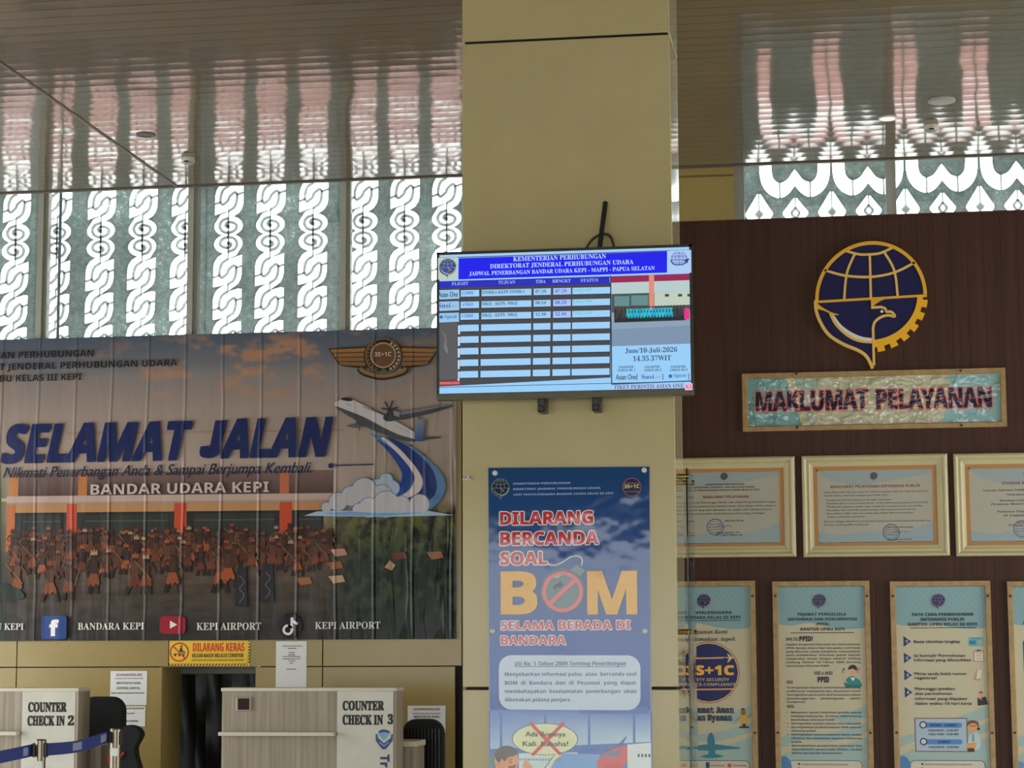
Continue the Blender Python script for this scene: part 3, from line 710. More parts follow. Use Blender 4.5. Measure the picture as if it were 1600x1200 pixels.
# wall bracket: feet below, arm and cable loop above
for p_ in (846, 931):
    q = P(p_, 629, YF - .1)
    MB().box(q.x - S.base()[0] - .016, q.x - S.base()[0] + .018, .05, .152, -.055, .06).cyl((q.x - S.base()[0], .04, -.04), (q.x - S.base()[0], .152, -.04), .014).build('bracket_foot', M_blk, tv, bevel=.004)
u0, u1 = P(937, 388, YF - .09), P(946, 316, YF - .02); b0 = Vector(S.base())
MB().tube([u0 - b0 - Vector((.02, 0, .2)), u0 - b0, u1 - b0], .012, 6).build('bracket_arm', M_blk, tv)
cp = [P(x, y, YF - .07) - b0 for x, y in ((916, 388), (926, 374), (940, 366), (952, 368), (958, 380), (959, 392))]
MB().tube([Vector(c) for c in cr([tuple(v) for v in cp], 5)], .006, 8).build('power_cable', M_blk, tv, smooth=True)

# ------------------------------------------------------------------ blue poster on the pillar
PQ = [(765, 732), (1015, 729.5), (1020.5, 1400), (762.5, 1400)]
S = Sheet(PQ, YF - .006)
ps = thing('poster', 'tall blue acrylic poster with big yellow letters, screwed to the pillar below the screen', 'poster', S.base())
MB().box(-S.W / 2, S.W / 2, 0, .005, 0, S.H).build('board', mat('clear_board_edge', C(170, 190, 200), .3), ps)
G = 1.55
A = Art(S, G, .0004)
A.grad(765, 730, 1016, 1110, (2, 56, 106), (10, 66, 150)); A.grad(763.5, 1110, 1018, 1400, (10, 66, 150), (150, 176, 214))  # print gradient, its lower blue boosted to stand in for bluish glare
# airport hall drawing at the foot
A.at(740, 945, 4.706)
A.poly([(120, 770), (1300, 770), (1300, 1000), (120, 1060)], [(70, 104, 178), (70, 104, 178), (170, 190, 220), (150, 176, 214)])
for x in (200, 528, 850, 1180): A.rect(x - 9, 770, x + 9, 1600, (70, 104, 168))
A.poly([(765, 765), (1278, 745), (1282, 795), (765, 795)], (56, 88, 160))
A.poly([(330, 1090), (760, 1080), (820, 1200), (330, 1240)], (190, 204, 222)); A.poly([(620, 1085), (930, 1095), (900, 1200), (560, 1210)], (110, 150, 200))
A.poly([(950, 1080), (1050, 1030), (1120, 960), (1126, 965), (1075, 1060), (1000, 1100)], (60, 90, 150)); A.poly([(905, 1150), (960, 1080), (1060, 1040), (1152, 1020), (1140, 1110), (1090, 1200), (930, 1240)], (196, 74, 70)); A.poly([(930, 1110), (1010, 1070), (1100, 1060), (1060, 1100), (980, 1115)], (96, 120, 150))
A.poly([(1130, 1020), (1302, 1005), (1304, 1200), (1130, 1200)], (200, 210, 222)); 
for i in range(4): A.poly(rrect(1205 + i * 26, 1088, 1220 + i * 26, 1112, 5, 3), (40, 48, 70))
for i in range(17): A.rect(335 + i * 21, 1128, 346 + i * 21, 1144, (120, 134, 160))
A.poly(rrect(187, 366, 1228, 768, 95, 8), (176, 190, 214))
A.poly(ell(525, 985, 243, 118, 40), (60, 60, 50)); A.poly(ell(525, 985, 238, 114, 40), (222, 206, 160)); A.poly([(600, 1085), (520, 1200), (650, 1098)], (222, 206, 160)); A.line([(598, 1095), (522, 1198)], 5, (60, 60, 50))
# a laughing passenger
A.poly(cr([(165, 1200), (150, 1120), (190, 1060), (250, 1042), (305, 1080), (330, 1130), (322, 1180), (300, 1230), (250, 1300)], 5, True), (222, 140, 96))
A.poly(cr([(150, 1110), (185, 1050), (245, 1034), (300, 1050), (318, 1085), (296, 1110), (255, 1120), (225, 1150), (205, 1130), (185, 1160)], 5, True), (74, 66, 60))
A.disc(180, 1172, 14, (214, 130, 88)); A.line([(262, 1140), (282, 1134)], 5, (50, 40, 36)); A.disc(270, 1156, 6, (40, 30, 28)); A.poly(cr([(250, 1190), (290, 1180), (310, 1172), (300, 1202), (272, 1212)], 4, True), (140, 40, 36))
A.poly([(120, 1240), (240, 1225), (320, 1260), (350, 1600), (120, 1600)], (60, 110, 80)); A.poly(cr([(360, 1190), (372, 1150), (392, 1146), (408, 1165), (430, 1200), (400, 1230)], 4, True), (222, 140, 96)); A.poly([(122, 1124), (142, 1120), (136, 1200), (122, 1200)], (90, 140, 90))
A.line([(418, 866), (640, 1098)], 24, (196, 44, 48)); A.line([(664, 864), (430, 1104)], 24, (196, 44, 48))
# the struck-out bomb
A.at(740, 710, 4.706)
A.line(cr([(548, 800), (600, 812), (660, 790), (720, 752), (775, 745), (805, 770), (800, 815)], 6), 9, (180, 186, 176))
A.poly([(715, 850), (760, 808), (828, 848), (790, 895), (740, 905)], (96, 116, 116)); A.disc(662, 1000, 165, (64, 86, 92)); A.disc(655, 1005, 140, (82, 104, 108)); A.poly(cr([(600, 900), (630, 870), (680, 860), (660, 880), (620, 905)], 4, True), (140, 160, 158))
A.poly([(585, 970), (648, 926), (668, 958), (640, 985), (626, 965), (608, 995), (598, 985)], (24, 30, 36))
A.ring(660, 1005, 136, 26, (214, 84, 84)); A.line([(562, 1096), (757, 912)], 30, (214, 84, 84))
pr = A.build('print', M_pst, ps)
A = Art(S, G, A.d + .0004); A.at(740, 710, 4.706)
Wt = (196, 206, 222); Rd = (180, 34, 46)
A.text('KEMENTERIAN PERHUBUNGAN', 302, 220, 15, (150, 176, 206), 'S', 720); A.text('DIREKTORAT JENDERAL PERHUBUNGAN UDARA', 302, 260, 15, (150, 176, 206), 'S', 942); A.text('UNIT PENYELENGGARA BANDAR UDARA KELAS III KEPI', 302, 300, 15, (150, 176, 206), 'S', 1036)
for t, x1, y, cp_ in (('DILARANG', 886, 512, 92), ('BERCANDA', 925, 662, 94), ('SOAL', 548, 806, 92)): A.text(t, 205, y, cp_, Rd, 'S', x1, off=.018, edge=(214, 206, 216), eo=.035, res=3)
A.text('B', 212, 1165, 305, (222, 150, 14), 'S', 468, off=.017, res=4); A.text('M', 850, 1165, 305, (222, 150, 14), 'S', 1200, off=.017, res=4)
A.at(740, 945, 4.706)
A.text('SELAMA BERADA DI', 205, 180, 64, Rd, 'S', 1156, off=.015, edge=(214, 206, 216), eo=.035, res=3); A.text('BANDARA', 205, 290, 64, Rd, 'S', 682, off=.015, edge=(214, 206, 216), eo=.035, res=3)
GT = (66, 84, 118)
A.text('UU No. 1 Tahun 2009 Tentang Penerbangan', 306, 444, 30, GT, 'I', 1124); A.mark('underline').line([(306, 450), (1124, 450)], 4, GT)
for t, y, x1 in (('Menyebarkan informasi palsu  atau  bercanda soal', 520, 1198), ('BOM  di  Bandara  dan  di  Pesawat  yang  dapat', 584, 1198), ('membahayakan  keselamatan  penerbangan  akan', 646, 1198), ('dikenakan pidana penjara.', 708, 718)): A.text(t, 232, y, 27, GT, 'S', x1)
A.text('Ada Bomnya', 382, 965, 36, (50, 46, 40), 'B', 676, off=.015); A.text('Kali. hahaha!', 362, 1036, 36, (50, 46, 40), 'B', 696, off=.015)
A.lines('text_line', M_pst, pr)
A = Art(S, G, A.d); A.at(740, 710, 4.706)
emblem(A, 208, 242, 66, (24, 28, 58), (132, 150, 130), (140, 156, 170)); A.build('emblem', M_pst, pr); A = Art(S, G, A.d); A.at(740, 710, 4.706); A.ring(1172, 243, 66, 6, (150, 90, 80)); A.disc(1172, 243, 62, (30, 34, 70)); A.text('3S+1C', 1116, 250, 26, (190, 170, 130), 'S', 1226, off=.02); A.line([(1118, 214), (1226, 214)], 4, (140, 110, 100)); A.line([(1118, 276), (1226, 276)], 4, (140, 110, 100))
A.build('badge', M_pst, pr)
for (x, y) in ((774, 739.5), (1007, 735), (770.5, 986), (1008, 986)):
    q = P(x, y, YF); lx, lz = q.x - S.base()[0], q.z - S.base()[2]
    MB().tube([(lx, -.001, lz), (lx, -.010, lz), (lx, -.013, lz)], [.0115, .0115, .007], 16).build('screw_cap', mat('white_cap', C(225, 222, 212), .3) if 'white_cap' not in bpy.data.materials else bpy.data.materials['white_cap'], ps)

# clear notice panel on the pillar's right side
ac = thing('acrylic_panel', 'clear acrylic sheet on brass standoffs along the right side of the pillar', 'panel', (px1 + .045, YF, 0))
za1 = P(1072, 731, YF + .02).z
MB().box(0, .006, .02, DP - .0, 0.75, za1).build('sheet', M_acryl, ac, bevel=.001)
for z_ in (za1 - .035, P(1066, 987, YF + .05).z):
    for y_ in (.05, DP - .05): MB().cyl((-.043, y_, z_), (.012, y_, z_), .011).build('standoff', M_brass, ac)

# ------------------------------------------------------------------ the big banner
BQ = [(-330, 537), (713, 514), (712, 995.5), (-330, 1006)]
S = Sheet(BQ, YW - .02)
bn = thing('banner', 'huge farewell banner with an airport photo, hung below the left windows', 'banner', S.base())
MB().box(-S.W / 2, S.W / 2, 0, .018, 0, S.H).build('sheet', mat('banner_backing', (.3, .3, .3, 1), .6), bn)
G = 1.12
A = Art(S, G, .0004); A.STEP = 1.6e-5
def lerp(a, b, t): t = min(max(t, 0), 1); return tuple(x + (y - x) * t for x, y in zip(a, b))
def nz(x, y, s, o=4): return noise.fractal(Vector((x * s, y * s, 3.3)), .9, 2.1, o) * .5 + .5
def ss(a, b, x): t = min(max((x - a) / (b - a), 0), 1); return t * t * (3 - 2 * t)
def ban_col(x, y):
    sky = lerp((66, 76, 92), (116, 110, 110), (y - 515) / 75); sky = lerp(sky, (146, 127, 116), (y - 575) / 75); sky = lerp(sky, (154, 135, 122), (y - 650) / 80)
    n = nz(x, y * 2.1, .014, 6); n2 = nz(x + 70, y * 2.4, .05, 4); m = ss(.5, .72, n * .75 + n2 * .3) * (1 - ss(590, 650, y)) * ss(515, 545, y)
    m *= .35 + .65 * ss(180, 330, x) * (1 - ss(560, 690, x)); sky = lerp(sky, (168, 118, 86), m * .8)
    tw = ss(540, 640, x) * ss(660, 760, y); sky = lerp(sky, (120, 108, 92), tw * .6 * (.4 + nz(x * 3, y * .5, .03)))
    grd = lerp((104, 80, 62), (64, 54, 46), (y - 860) / 70); grd = lerp(grd, (46, 42, 38), (y - 945) / 50); grd = tuple(c * (.8 + .4 * nz(x, y * 3, .03)) for c in grd)
    veg = lerp((80, 74, 36), (34, 42, 25), (y - 800) / 80); vn = nz(x * 1.3, y, .06, 6); veg = lerp(tuple(c * .45 for c in veg), tuple(c * 1.3 for c in veg), ss(.3, .7, vn)); veg = lerp(veg, (30, 36, 32), (y - 940) / 40)
    c = lerp(sky, grd, ss(800, 850, y)); v = ss(500, 570, x + 30 * (nz(x, y, .03) - .5)) * ss(790, 815, y); c = lerp(c, veg, v)
    lv = (1 - ss(5, 40, x)); c = lerp(c, lerp((96, 100, 70), (36, 46, 40), (y - 760) / 140), lv * ss(700, 790, y))
    return c
nx, ny = 350, 165
pts = []; cs = []
for j in range(ny + 1):
    for i in range(nx + 1):
        x = S.l + (S.r - S.l) * i / nx; y = S.t + (S.b - S.t) * j / ny; pts.append((x, y)); cs.append(ban_col(x, y))
A.emit(pts, [(j * (nx + 1) + i, j * (nx + 1) + i + 1, (j + 1) * (nx + 1) + i + 1, (j + 1) * (nx + 1) + i) for j in range(ny) for i in range(nx)], cs, virt=True)
# airport building
def yb(x, y): return y - x * .0105            # the print follows the slope of the banner in the photo
def bar(x0, x1, y0, y1, c): A.poly([(x0, yb(x0, y0)), (x1, yb(x1, y0)), (x1, yb(x1, y1)), (x0, yb(x0, y1))], c)
bar(110, 540, 678, 682, (140, 116, 108)); bar(30, 525, 742, 779, [(110, 88, 80), (110, 88, 80), (74, 54, 50), (74, 54, 50)])
for x in (46, 66, 86, 106): bar(x, x + 1, 744, 778, (84, 64, 58))
for x, c in ((20, (176, 110, 62)), (128, (170, 106, 62)), (442, (170, 92, 64))): bar(x, x + 14, 745, 780, c)
bar(30, 510, 803, 868, (36, 36, 34)); bar(16, 534, 778, 791, (172, 146, 132)); bar(16, 534, 788, 792, (150, 124, 110)); bar(28, 520, 791.5, 804, (166, 120, 78))
bar(8, 20, 781, 786, (178, 150, 130))
for x0, x1 in ((34, 108), (132, 276), (302, 440), (464, 512)):
    bar(x0 + 8, x1 - 6, 808, 850, (44, 46, 42)); bar(x0 + 8, x1 - 6, 817, 819, (74, 70, 60))
    for k_ in range(1, 4): xx = x0 + (x1 - x0) * k_ / 4; bar(xx, xx + 1.2, 810, 850, (60, 58, 52))
for x, w_, y1 in ((17, 13, 865), (111, 16, 840), (279, 19, 858), (442, 19, 862)): bar(x, x + w_, 791, y1, (176, 66, 40) if x > 20 else (176, 96, 54))
# dancers in front of the building
rp = random.Random(11)
def dancer(x, y, h, big):
    k = h / 40.0; sk = lerp((46, 30, 24), (96, 58, 40), rp.random()); skirt = lerp((70, 38, 25), (150, 74, 40), rp.random() ** 1.1); a = rp.uniform(-.5, .5); st = rp.uniform(3, 9) * (1.6 if big else 1)
    f = lambda q: [(x + u * k, y + v * k) for u, v in q]
    A.d += A.STEP
    A.line(f([(-1, -16), (-st * .7, -8), (-st, 0)]), 3.4 * k, (38, 28, 24), step=False); A.line(f([(1, -16), (st * .8, -7), (st * .9, 0)]), 3.4 * k, (44, 32, 26), step=False)
    A.poly(f([(-3, -20), (3, -20), (5 + st * .2, -11), (4 + st * .2, -8), (2, -10), (0, -6.5), (-2, -9.5), (-4, -7), (-5 - st * .2, -10)]), skirt); A.poly(f([(-4, -32), (4, -32), (3, -19), (-3, -19)]), sk)
    A.line(f([(-4, -31), (-8, -25 - 8 * a), (-5 - 3 * a, -20 - 14 * abs(a))]), 2.4 * k, sk, step=False); A.line(f([(4, -31), (8, -26 + 8 * a), (9, -21 - 10 * abs(a))]), 2.4 * k, sk, step=False)
    A.disc(x, y - 35 * k, 3.1 * k, (50, 32, 26), n=9)
    hc = rp.choice([(140, 74, 46), (120, 56, 38), (150, 124, 96), (76, 44, 32), (60, 38, 30), (100, 60, 40)])
    A.poly(f([(-3.6, -36), (-2.6, -41), (-1, -38.5), (0, -42.5), (1, -38.5), (2.6, -41), (3.6, -36)]), hc)
    if rp.random() < .3: A.line(f([(6, -14), (12 * (1 if a > 0 else -1), -34)]), .9 * k, (120, 90, 64), step=False)
for n_, y0, y1, h0, h1 in ((60, 864, 876, 34, 42), (56, 872, 890, 38, 46), (36, 888, 908, 42, 54), (9, 922, 945, 60, 76)):
    for i_ in range(n_):
        x = 24 + (500 if h0 < 60 else 380) * (i_ + rp.random() * .8) / n_; dancer(x + (28 if h0 > 60 else 0), rp.uniform(y0, y1) - x * .008, rp.uniform(h0, h1), h0 > 60)
for (x, y, w_) in ((385, 918, 14), (425, 912, 16)): A.poly([(x - w_ / 2, y - 30), (x + w_ / 2, y - 30), (x + w_ / 2 + 3, y + 30), (x - w_ / 2 - 3, y + 30)], (38, 36, 42)); A.line(cr([(x - 3, y - 18), (x + 4, y - 8), (x - 3, y + 2), (x + 4, y + 12), (x - 3, y + 24)], 4), 1.2, (110, 100, 90))
A.poly(cr([(-10, 920), (14, 914), (40, 922), (48, 936), (10, 942), (-12, 944)], 4, True), (40, 46, 40))
for (x, y, c) in ((533, 864, (170, 120, 104)), (530, 905, (176, 140, 110)), (625, 869, (96, 46, 38)), (612, 884, (170, 130, 96)), (527, 884, (140, 80, 54)), (480, 908, (150, 90, 60)), (680, 868, (140, 90, 60))): A.poly([(x - 12, y - 4), (x + 10, y - 6), (x + 14, y + 4), (x - 4, y + 7)] if x != 612 else [(x, y - 8), (x + 9, y), (x + 3, y + 8), (x - 8, y + 3)], c)
# swoosh, clouds and the departing aeroplane
A.at(360, 500, 4)
def band(o, i, c): A.poly(cr(o, 7) + cr(i, 7)[::-1], c)
band([(880, 720), (1000, 760), (1110, 860), (1180, 980), (1170, 1060), (1080, 1110)], [(870, 715), (960, 780), (1060, 900), (1080, 980), (1050, 1060), (980, 1080)], (60, 108, 150))
band([(935, 760), (1040, 830), (1130, 920), (1155, 1000), (1110, 1080), (1020, 1130)], [(930, 765), (1010, 850), (1075, 950), (1080, 1010), (1030, 1075), (990, 1085)], (32, 56, 120))
band([(970, 745), (1080, 830), (1180, 940), (1210, 1020), (1180, 1090), (1080, 1140)], [(950, 748), (1060, 850), (1140, 950), (1158, 1010), (1120, 1080), (1030, 1130)], (190, 172, 164))
band([(990, 742), (1150, 810), (1300, 940), (1350, 1040), (1320, 1130), (1260, 1190)], [(985, 745), (1100, 830), (1240, 960), (1290, 1050), (1270, 1120), (1190, 1160)], (78, 114, 150))
band([(1000, 742), (1130, 810), (1250, 920), (1295, 1030), (1270, 1110), (1160, 1160)], [(990, 745), (1080, 830), (1180, 950), (1210, 1030), (1180, 1090), (1070, 1140)], (30, 44, 96))
def cloud(cs, base, c, ed):
    for x, y, r in cs: A.disc(x, y, r + 4.5, ed, n=22)
    for x, y, r in cs: A.disc(x, y, r, c, n=22)
cloud([(985, 1010, 40), (930, 1040, 34), (1020, 1060, 46)], 0, (150, 160, 170), (70, 116, 160))
cloud([(690, 1145, 56), (850, 1075, 76), (770, 1110, 60), (960, 1100, 60), (620, 1180, 30)], 0, (164, 158, 158), (70, 104, 142))
cloud([(985, 1160, 80), (880, 1180, 60), (1080, 1160, 50), (1190, 1160, 60), (1120, 1190, 44), (820, 1195, 40)], 0, (172, 166, 166), (76, 110, 146))
A.poly([(480, 1232), (560, 1205), (700, 1200), (1000, 1205), (1240, 1200), (1400, 1228), (1000, 1238)], (150, 168, 186)); A.poly([(600, 1215), (760, 1205), (940, 1215), (1200, 1212), (1000, 1232), (700, 1230)], (110, 140, 176))
FU = (176, 166, 164); FD = (66, 66, 70)
A.poly([(1180, 745), (1320, 742), (1322, 750), (1240, 760), (1160, 770)], (60, 60, 64))
A.poly([(735, 672), (800, 655), (850, 672), (880, 680), (780, 688)], (86, 84, 86)); A.poly([(800, 645), (840, 640), (880, 665), (870, 680), (810, 668)], (56, 56, 60))
A.poly(cr([(665, 540), (700, 510), (745, 500), (820, 530), (950, 600), (1080, 665), (1180, 730), (1200, 765), (1160, 772), (1060, 745), (940, 700), (820, 640), (720, 580)], 5, True), [FU if i < 34 else FU for i in range(65)])
A.poly(cr([(672, 552), (740, 575), (850, 620), (980, 690), (1080, 735), (1190, 765), (1120, 772), (1020, 745), (900, 700), (800, 640), (720, 592)], 4, True), FD)
A.poly(cr([(704, 508), (725, 497), (765, 500), (778, 515), (750, 520)], 4, True), (30, 30, 34)); A.line([(735, 536), (770, 546)], 8, (110, 140, 160))
for i in range(13): A.disc(848 + i * 14.2, 556 + i * 5.6, 4.4, (40, 40, 44), n=8)
for i in range(9): A.disc(1046 + i * 12, 672 + i * 6.4, 2.6, (60, 60, 64), n=6)
A.poly([(1040, 640), (1060, 585), (1200, 565), (1340, 540), (1392, 546), (1392, 556), (1250, 600), (1100, 635)], (62, 62, 66)); A.poly([(1060, 588), (1200, 568), (1340, 541), (1385, 545), (1200, 585), (1080, 606)], (110, 106, 106))
A.poly(cr([(985, 600), (1010, 570), (1060, 580), (1075, 600), (1040, 640), (985, 645), (965, 620)], 4, True), (58, 58, 62)); A.poly([(1030, 580), (1068, 588), (1066, 620), (1030, 612)], (128, 124, 124))
for a in (-.25, .9, 2.0, 3.3, 4.1, 5.1): A.line([(1006, 574), (1006 + 50 * math.cos(a), 574 + 62 * math.sin(a))], [8, 11], (44, 44, 48))
A.disc(1006, 574, 11, (40, 40, 44))
for a in (.4, 1.6, 2.8, 4.4): A.line([(822, 655), (822 + 34 * math.cos(a), 655 + 50 * math.sin(a))], [6, 8], (70, 68, 70))
A.poly([(1180, 620), (1222, 640), (1215, 770), (1160, 772), (1160, 690)], [(130, 128, 130), (110, 116, 130), (36, 62, 120), (40, 70, 126), (100, 110, 130)]); A.line([(1180, 618), (1196, 634)], 10, (70, 70, 74))
A.at()
# badge with wings
A.at(360, 500, 4); BR_ = (128, 92, 54); EG = (38, 32, 26)
for s_ in (1, -1):
    wg = lambda q: [(968 + s_ * (u - 968), v) for u, v in q]
    A.poly(wg([(626, 188), (860, 178), (860, 318), (712, 300), (690, 290)]), EG)
    for i in range(4): A.poly(wg([(636 + i * 17, 194 + i * 26), (856, 186 + i * 30), (856, 210 + i * 30), (650 + i * 17, 216 + i * 26)]), (140 - i * 6, 98 - i * 4, 56))
A.disc(966, 238, 122, EG, ry=112); A.ring(966, 236, 108, 10, (110, 84, 56)); A.disc(966, 232, 80, (126, 92, 60)); A.ring(966, 232, 77, 6, (180, 140, 110)); A.disc(966, 232, 70, (96, 66, 44))
for i in range(9):
    for s_ in (1, -1): a = pi / 2 + s_ * (.5 + i * .26); A.disc(966 + 96 * math.cos(a), 236 + 92 * math.sin(a), 9, (98, 78, 52) if s_ > 0 else (150, 138, 116), n=7)
A.line(cr([(815, 312), (850, 345), (960, 372), (1080, 345), (1112, 312)], 6), 34, EG); A.line(cr([(822, 312), (856, 340), (960, 364), (1074, 340), (1106, 312)], 6), 22, (130, 96, 60)); A.poly([(940, 340), (968, 312), (996, 340)], (66, 84, 84))
A.at()
# social media marks
A.poly(rrect(77, 963, 116, 999, 5), (42, 68, 126)); A.poly(rrect(260, 963, 300, 990, 7), (146, 30, 44)); A.poly([(276, 970), (287, 976), (276, 982)], (225, 215, 210)); A.disc(460, 976, 19, (26, 26, 30))
A.line([(463, 966), (463, 985)], 4, (224, 214, 212)); A.line(ell(457, 983, 6.5, 6.5, 18, -pi / 2, 2 * pi - .4), 3.6, (224, 214, 212)); A.line(cr([(463, 964), (465, 970), (472, 974)], 5), 4, (224, 214, 212)); A.line([(466.4, 975), (466, 985)], 1.2, (190, 60, 80))
A.poly(rrect(-130, 966, -92, 1001, 7), (170, 60, 110)); A.ring(-111, 983, 8, 3, (225, 215, 210))
pr = A.build('picture', M_ban, bn)
A = Art(S, G, A.d + .0004); K = (34, 30, 32)
A.text('AN PERHUBUNGAN', 2, 560.6, 10.3, K, 'S', 149.5); A.text('T JENDERAL PERHUBUNGAN UDARA', 1, 579, 10.3, K, 'S', 281); A.text('BU KELAS III KEPI', 2, 597.5, 10.3, K, 'S', 131)
A.text('KEMENTERI', -96, 562, 10.3, K, 'S', 0); A.text('DIREKTORA', -96, 581, 10.3, K, 'S', 0); A.text('KANTOR UP', -96, 599, 10.3, K, 'S', 0)
BN = (26, 34, 78)
A.text('SELAMAT', 8, 725, 58, BN, 'S', 293, off=.02, shear=.2, res=4); A.text('ALAN', 351, 717.5, 58, BN, 'S', 511, off=.02, shear=.2, res=4)
A.mark('text_line'); jx = lambda q: [(317 + x + (718.5 - y) * .2, y) for x, y in q]
A.poly(jx([(13, 659.5), (31, 659), (31, 699)] + cr([(31, 699), (29, 711), (22, 717.5), (12, 718.5), (3, 716), (-1, 709), (-1, 700)], 5)[1:] + [(12, 699)] + cr([(12, 699), (12.3, 704.5), (13.2, 704.5), (13.4, 700)], 3)[1:]), BN)
A.text('Nikmati Penerbangan Anda & Sampai Berjumpa Kembali.', 11, 749, 16.5, (26, 30, 58), 'B', 491, off=.01, shear=.34, res=3)
A.mark('rule').disc(521.5, 730.5, 4.2, (34, 38, 80)); A.line([(521, 730.3), (587, 728.5)], 2, (34, 38, 80))
A.text('BANDAR UDARA KEPI', 149, 775.5, 16, (184, 164, 154), 'S', 426)
W2 = (214, 206, 198)
A.text('BU KEPI', -2, 985.5, 10, W2, 'R', 49); A.text('BANDARA KEPI', 133.5, 984.5, 10.4, W2, 'R', 236); A.text('KEPI AIRPORT', 317, 984, 10.8, W2, 'R', 416); A.text('KEPI AIRPORT', 498.5, 981.5, 10.4, W2, 'R', 598)
A.text('UP', -34, 986, 10, W2, 'R', -5)
A.text('f', 96.5, 993.5, 22, (226, 222, 222), 'S', al='c', off=.03); A.text('3S+1C', 588, 560, 6.5, (196, 168, 140), 'S', 614)
A.lines('text_line', M_ban, pr)

# ------------------------------------------------------------------ framed things on the wood panelling
YD = YO - .004
def frame_mb(S, wpx, d):
    t = wpx * S.kx; W, H = S.W / 2, S.H
    return [[(-W, 0), (W, 0), (W - t, t), (-W + t, t)], [(W, 0), (W, H), (W - t, H - t), (W - t, t)], [(W, H), (-W, H), (-W + t, H - t), (W - t, H - t)], [(-W, H), (-W, 0), (-W + t, t), (-W + t, H - t)]], t
def frame(S, wpx, d, m, root, prof=None):
    t = wpx * S.kx; W, H = S.W / 2, S.H; mb = MB()
    prof = prof or [(0, 0), (0, d), (t * .85, d), (t, d * .6), (t, 0)]
    def loop(i, y): return [(-W + i, -y, i), (W - i, -y, i), (W - i, -y, H - i), (-W + i, -y, H - i)]
    vs = []; fs = []
    for i, y in prof: vs += loop(i, y)
    for k in range(len(prof) - 1):
        for j in range(4): fs.append((k * 4 + j, k * 4 + (j + 1) % 4, k * 4 + 4 + (j + 1) % 4, k * 4 + 4 + j))
    mb.add(vs, fs); return mb.build('frame', m, root)
def screws(S, root, pts):
    m = bpy.data.materials.get('dark_screw') or mat('dark_screw', (.02, .018, .015, 1), .5)
    for x, y in pts:
        X_, Z_ = S.loc(*S.m(x, y)); MB().cyl((X_, -.021, Z_), (X_, -.0245, Z_), .007, n=10).build('screw', m, root)
# large emblem of wood and paint, standing a little off the panelling
q0 = [(1271, 375), (1452, 375), (1452, 578), (1271, 578)]
S = Sheet(q0, YD - .004)
em = thing('wall_emblem', 'large round navy and gold emblem with globe, eagle and gear on the wood panelling', 'emblem', S.base())
ex, ey, er = 1361.3, 465.5, 87.2
TT = lambda pts: [(ex + x * er, ey + y * er - x * er * .03) for x, y in pts]
NVY = (34, 32, 78); GO = (196, 146, 44); GL = (196, 158, 84)
def relief(name, d, items, thick=True):
    A = Art(S, 1.5, d, thick=1 if thick else 0); A.STEP = .0004
    for kind, pts, wv, c in items:
        if kind == 'p': A.poly(TT(pts), c)
        else: A.line(TT(pts), wv * er, c)
    return A.build(name, M_plain, em)
relief('globe_disc', .018, [('p', EU['navy'], 0, (24, 22, 62))])
relief('outer_rim', .026, [('l', EU['arc'], .062, GO), ('l', EU['tail'], .055, GL)])
relief('grid_lines', .024, [('l', l, .042, GL if i > 0 else GO) for i, l in enumerate(EU['lines'])])
relief('gear_rim', .025, [('p', EU['gear'], 0, (206, 152, 34))])
relief('wing', .024, [('p', EU['wing'], 0, GO), ('p', EU['cres'], 0, GL), ('p', EU['white'], 0, (190, 186, 176))])
relief('eagle_head', .026, [('p', EU['brow'], 0, GO), ('l', EU['bird'][1:], .045, GL), ('l', EU['throat'], .045, GL)])
relief('eye', .026, [('p', ell(.19, .27, .024, .024, 12), 0, (235, 232, 225))])

S = Sheet([(1158.5, 585), (1570, 575), (1573.5, 667), (1162, 675)], YD)
mk = thing('framed_sign', 'long gold framed sign with dark block letters on pale blue, below the large emblem', 'sign', S.base())
frame(S, 8.5, .02, M_gold, mk)
MB().box(-S.W / 2 + .01, S.W / 2 - .01, -.004, 0, .01, S.H - .01).build('backing', M_paper, mk)
A = Art(S, 1.5, .005); A.at(1140, 350, 3.478)
A.poly([(90, 838), (1475, 808), (1482, 1085), (95, 1104)], (160, 156, 132)); A.poly([(90, 838), (300, 832), (400, 1096), (95, 1104)], (104, 140, 140)); A.poly([(300, 832), (345, 831), (440, 1095), (395, 1096)], (166, 160, 128))
A.poly([(1190, 815), (1475, 808), (1482, 1085), (1140, 1090), (1200, 960)], (120, 150, 150)); A.poly([(345, 831), (500, 828), (440, 960), (460, 1095), (440, 1095)], (136, 150, 138))
pr = A.build('print', M_mak, mk)
A = Art(S, 1.5, A.d + .0003); A.at(1140, 350, 3.478)
A.text('MAKLUMAT', 146, 1020, 106, (26, 34, 56), 'S', 752, off=.014, edge=(190, 80, 64), eo=.02, res=3, sp=.94); A.text('PELAYANAN', 800, 1008, 106, (26, 34, 56), 'S', 1424, off=.014, edge=(190, 80, 64), eo=.02, res=3, sp=.94)
A.lines('text_line', M_mak, pr)
screws(S, mk, [(1243.5, 585), (1500, 580), (1246, 668.5), (1502, 665)])

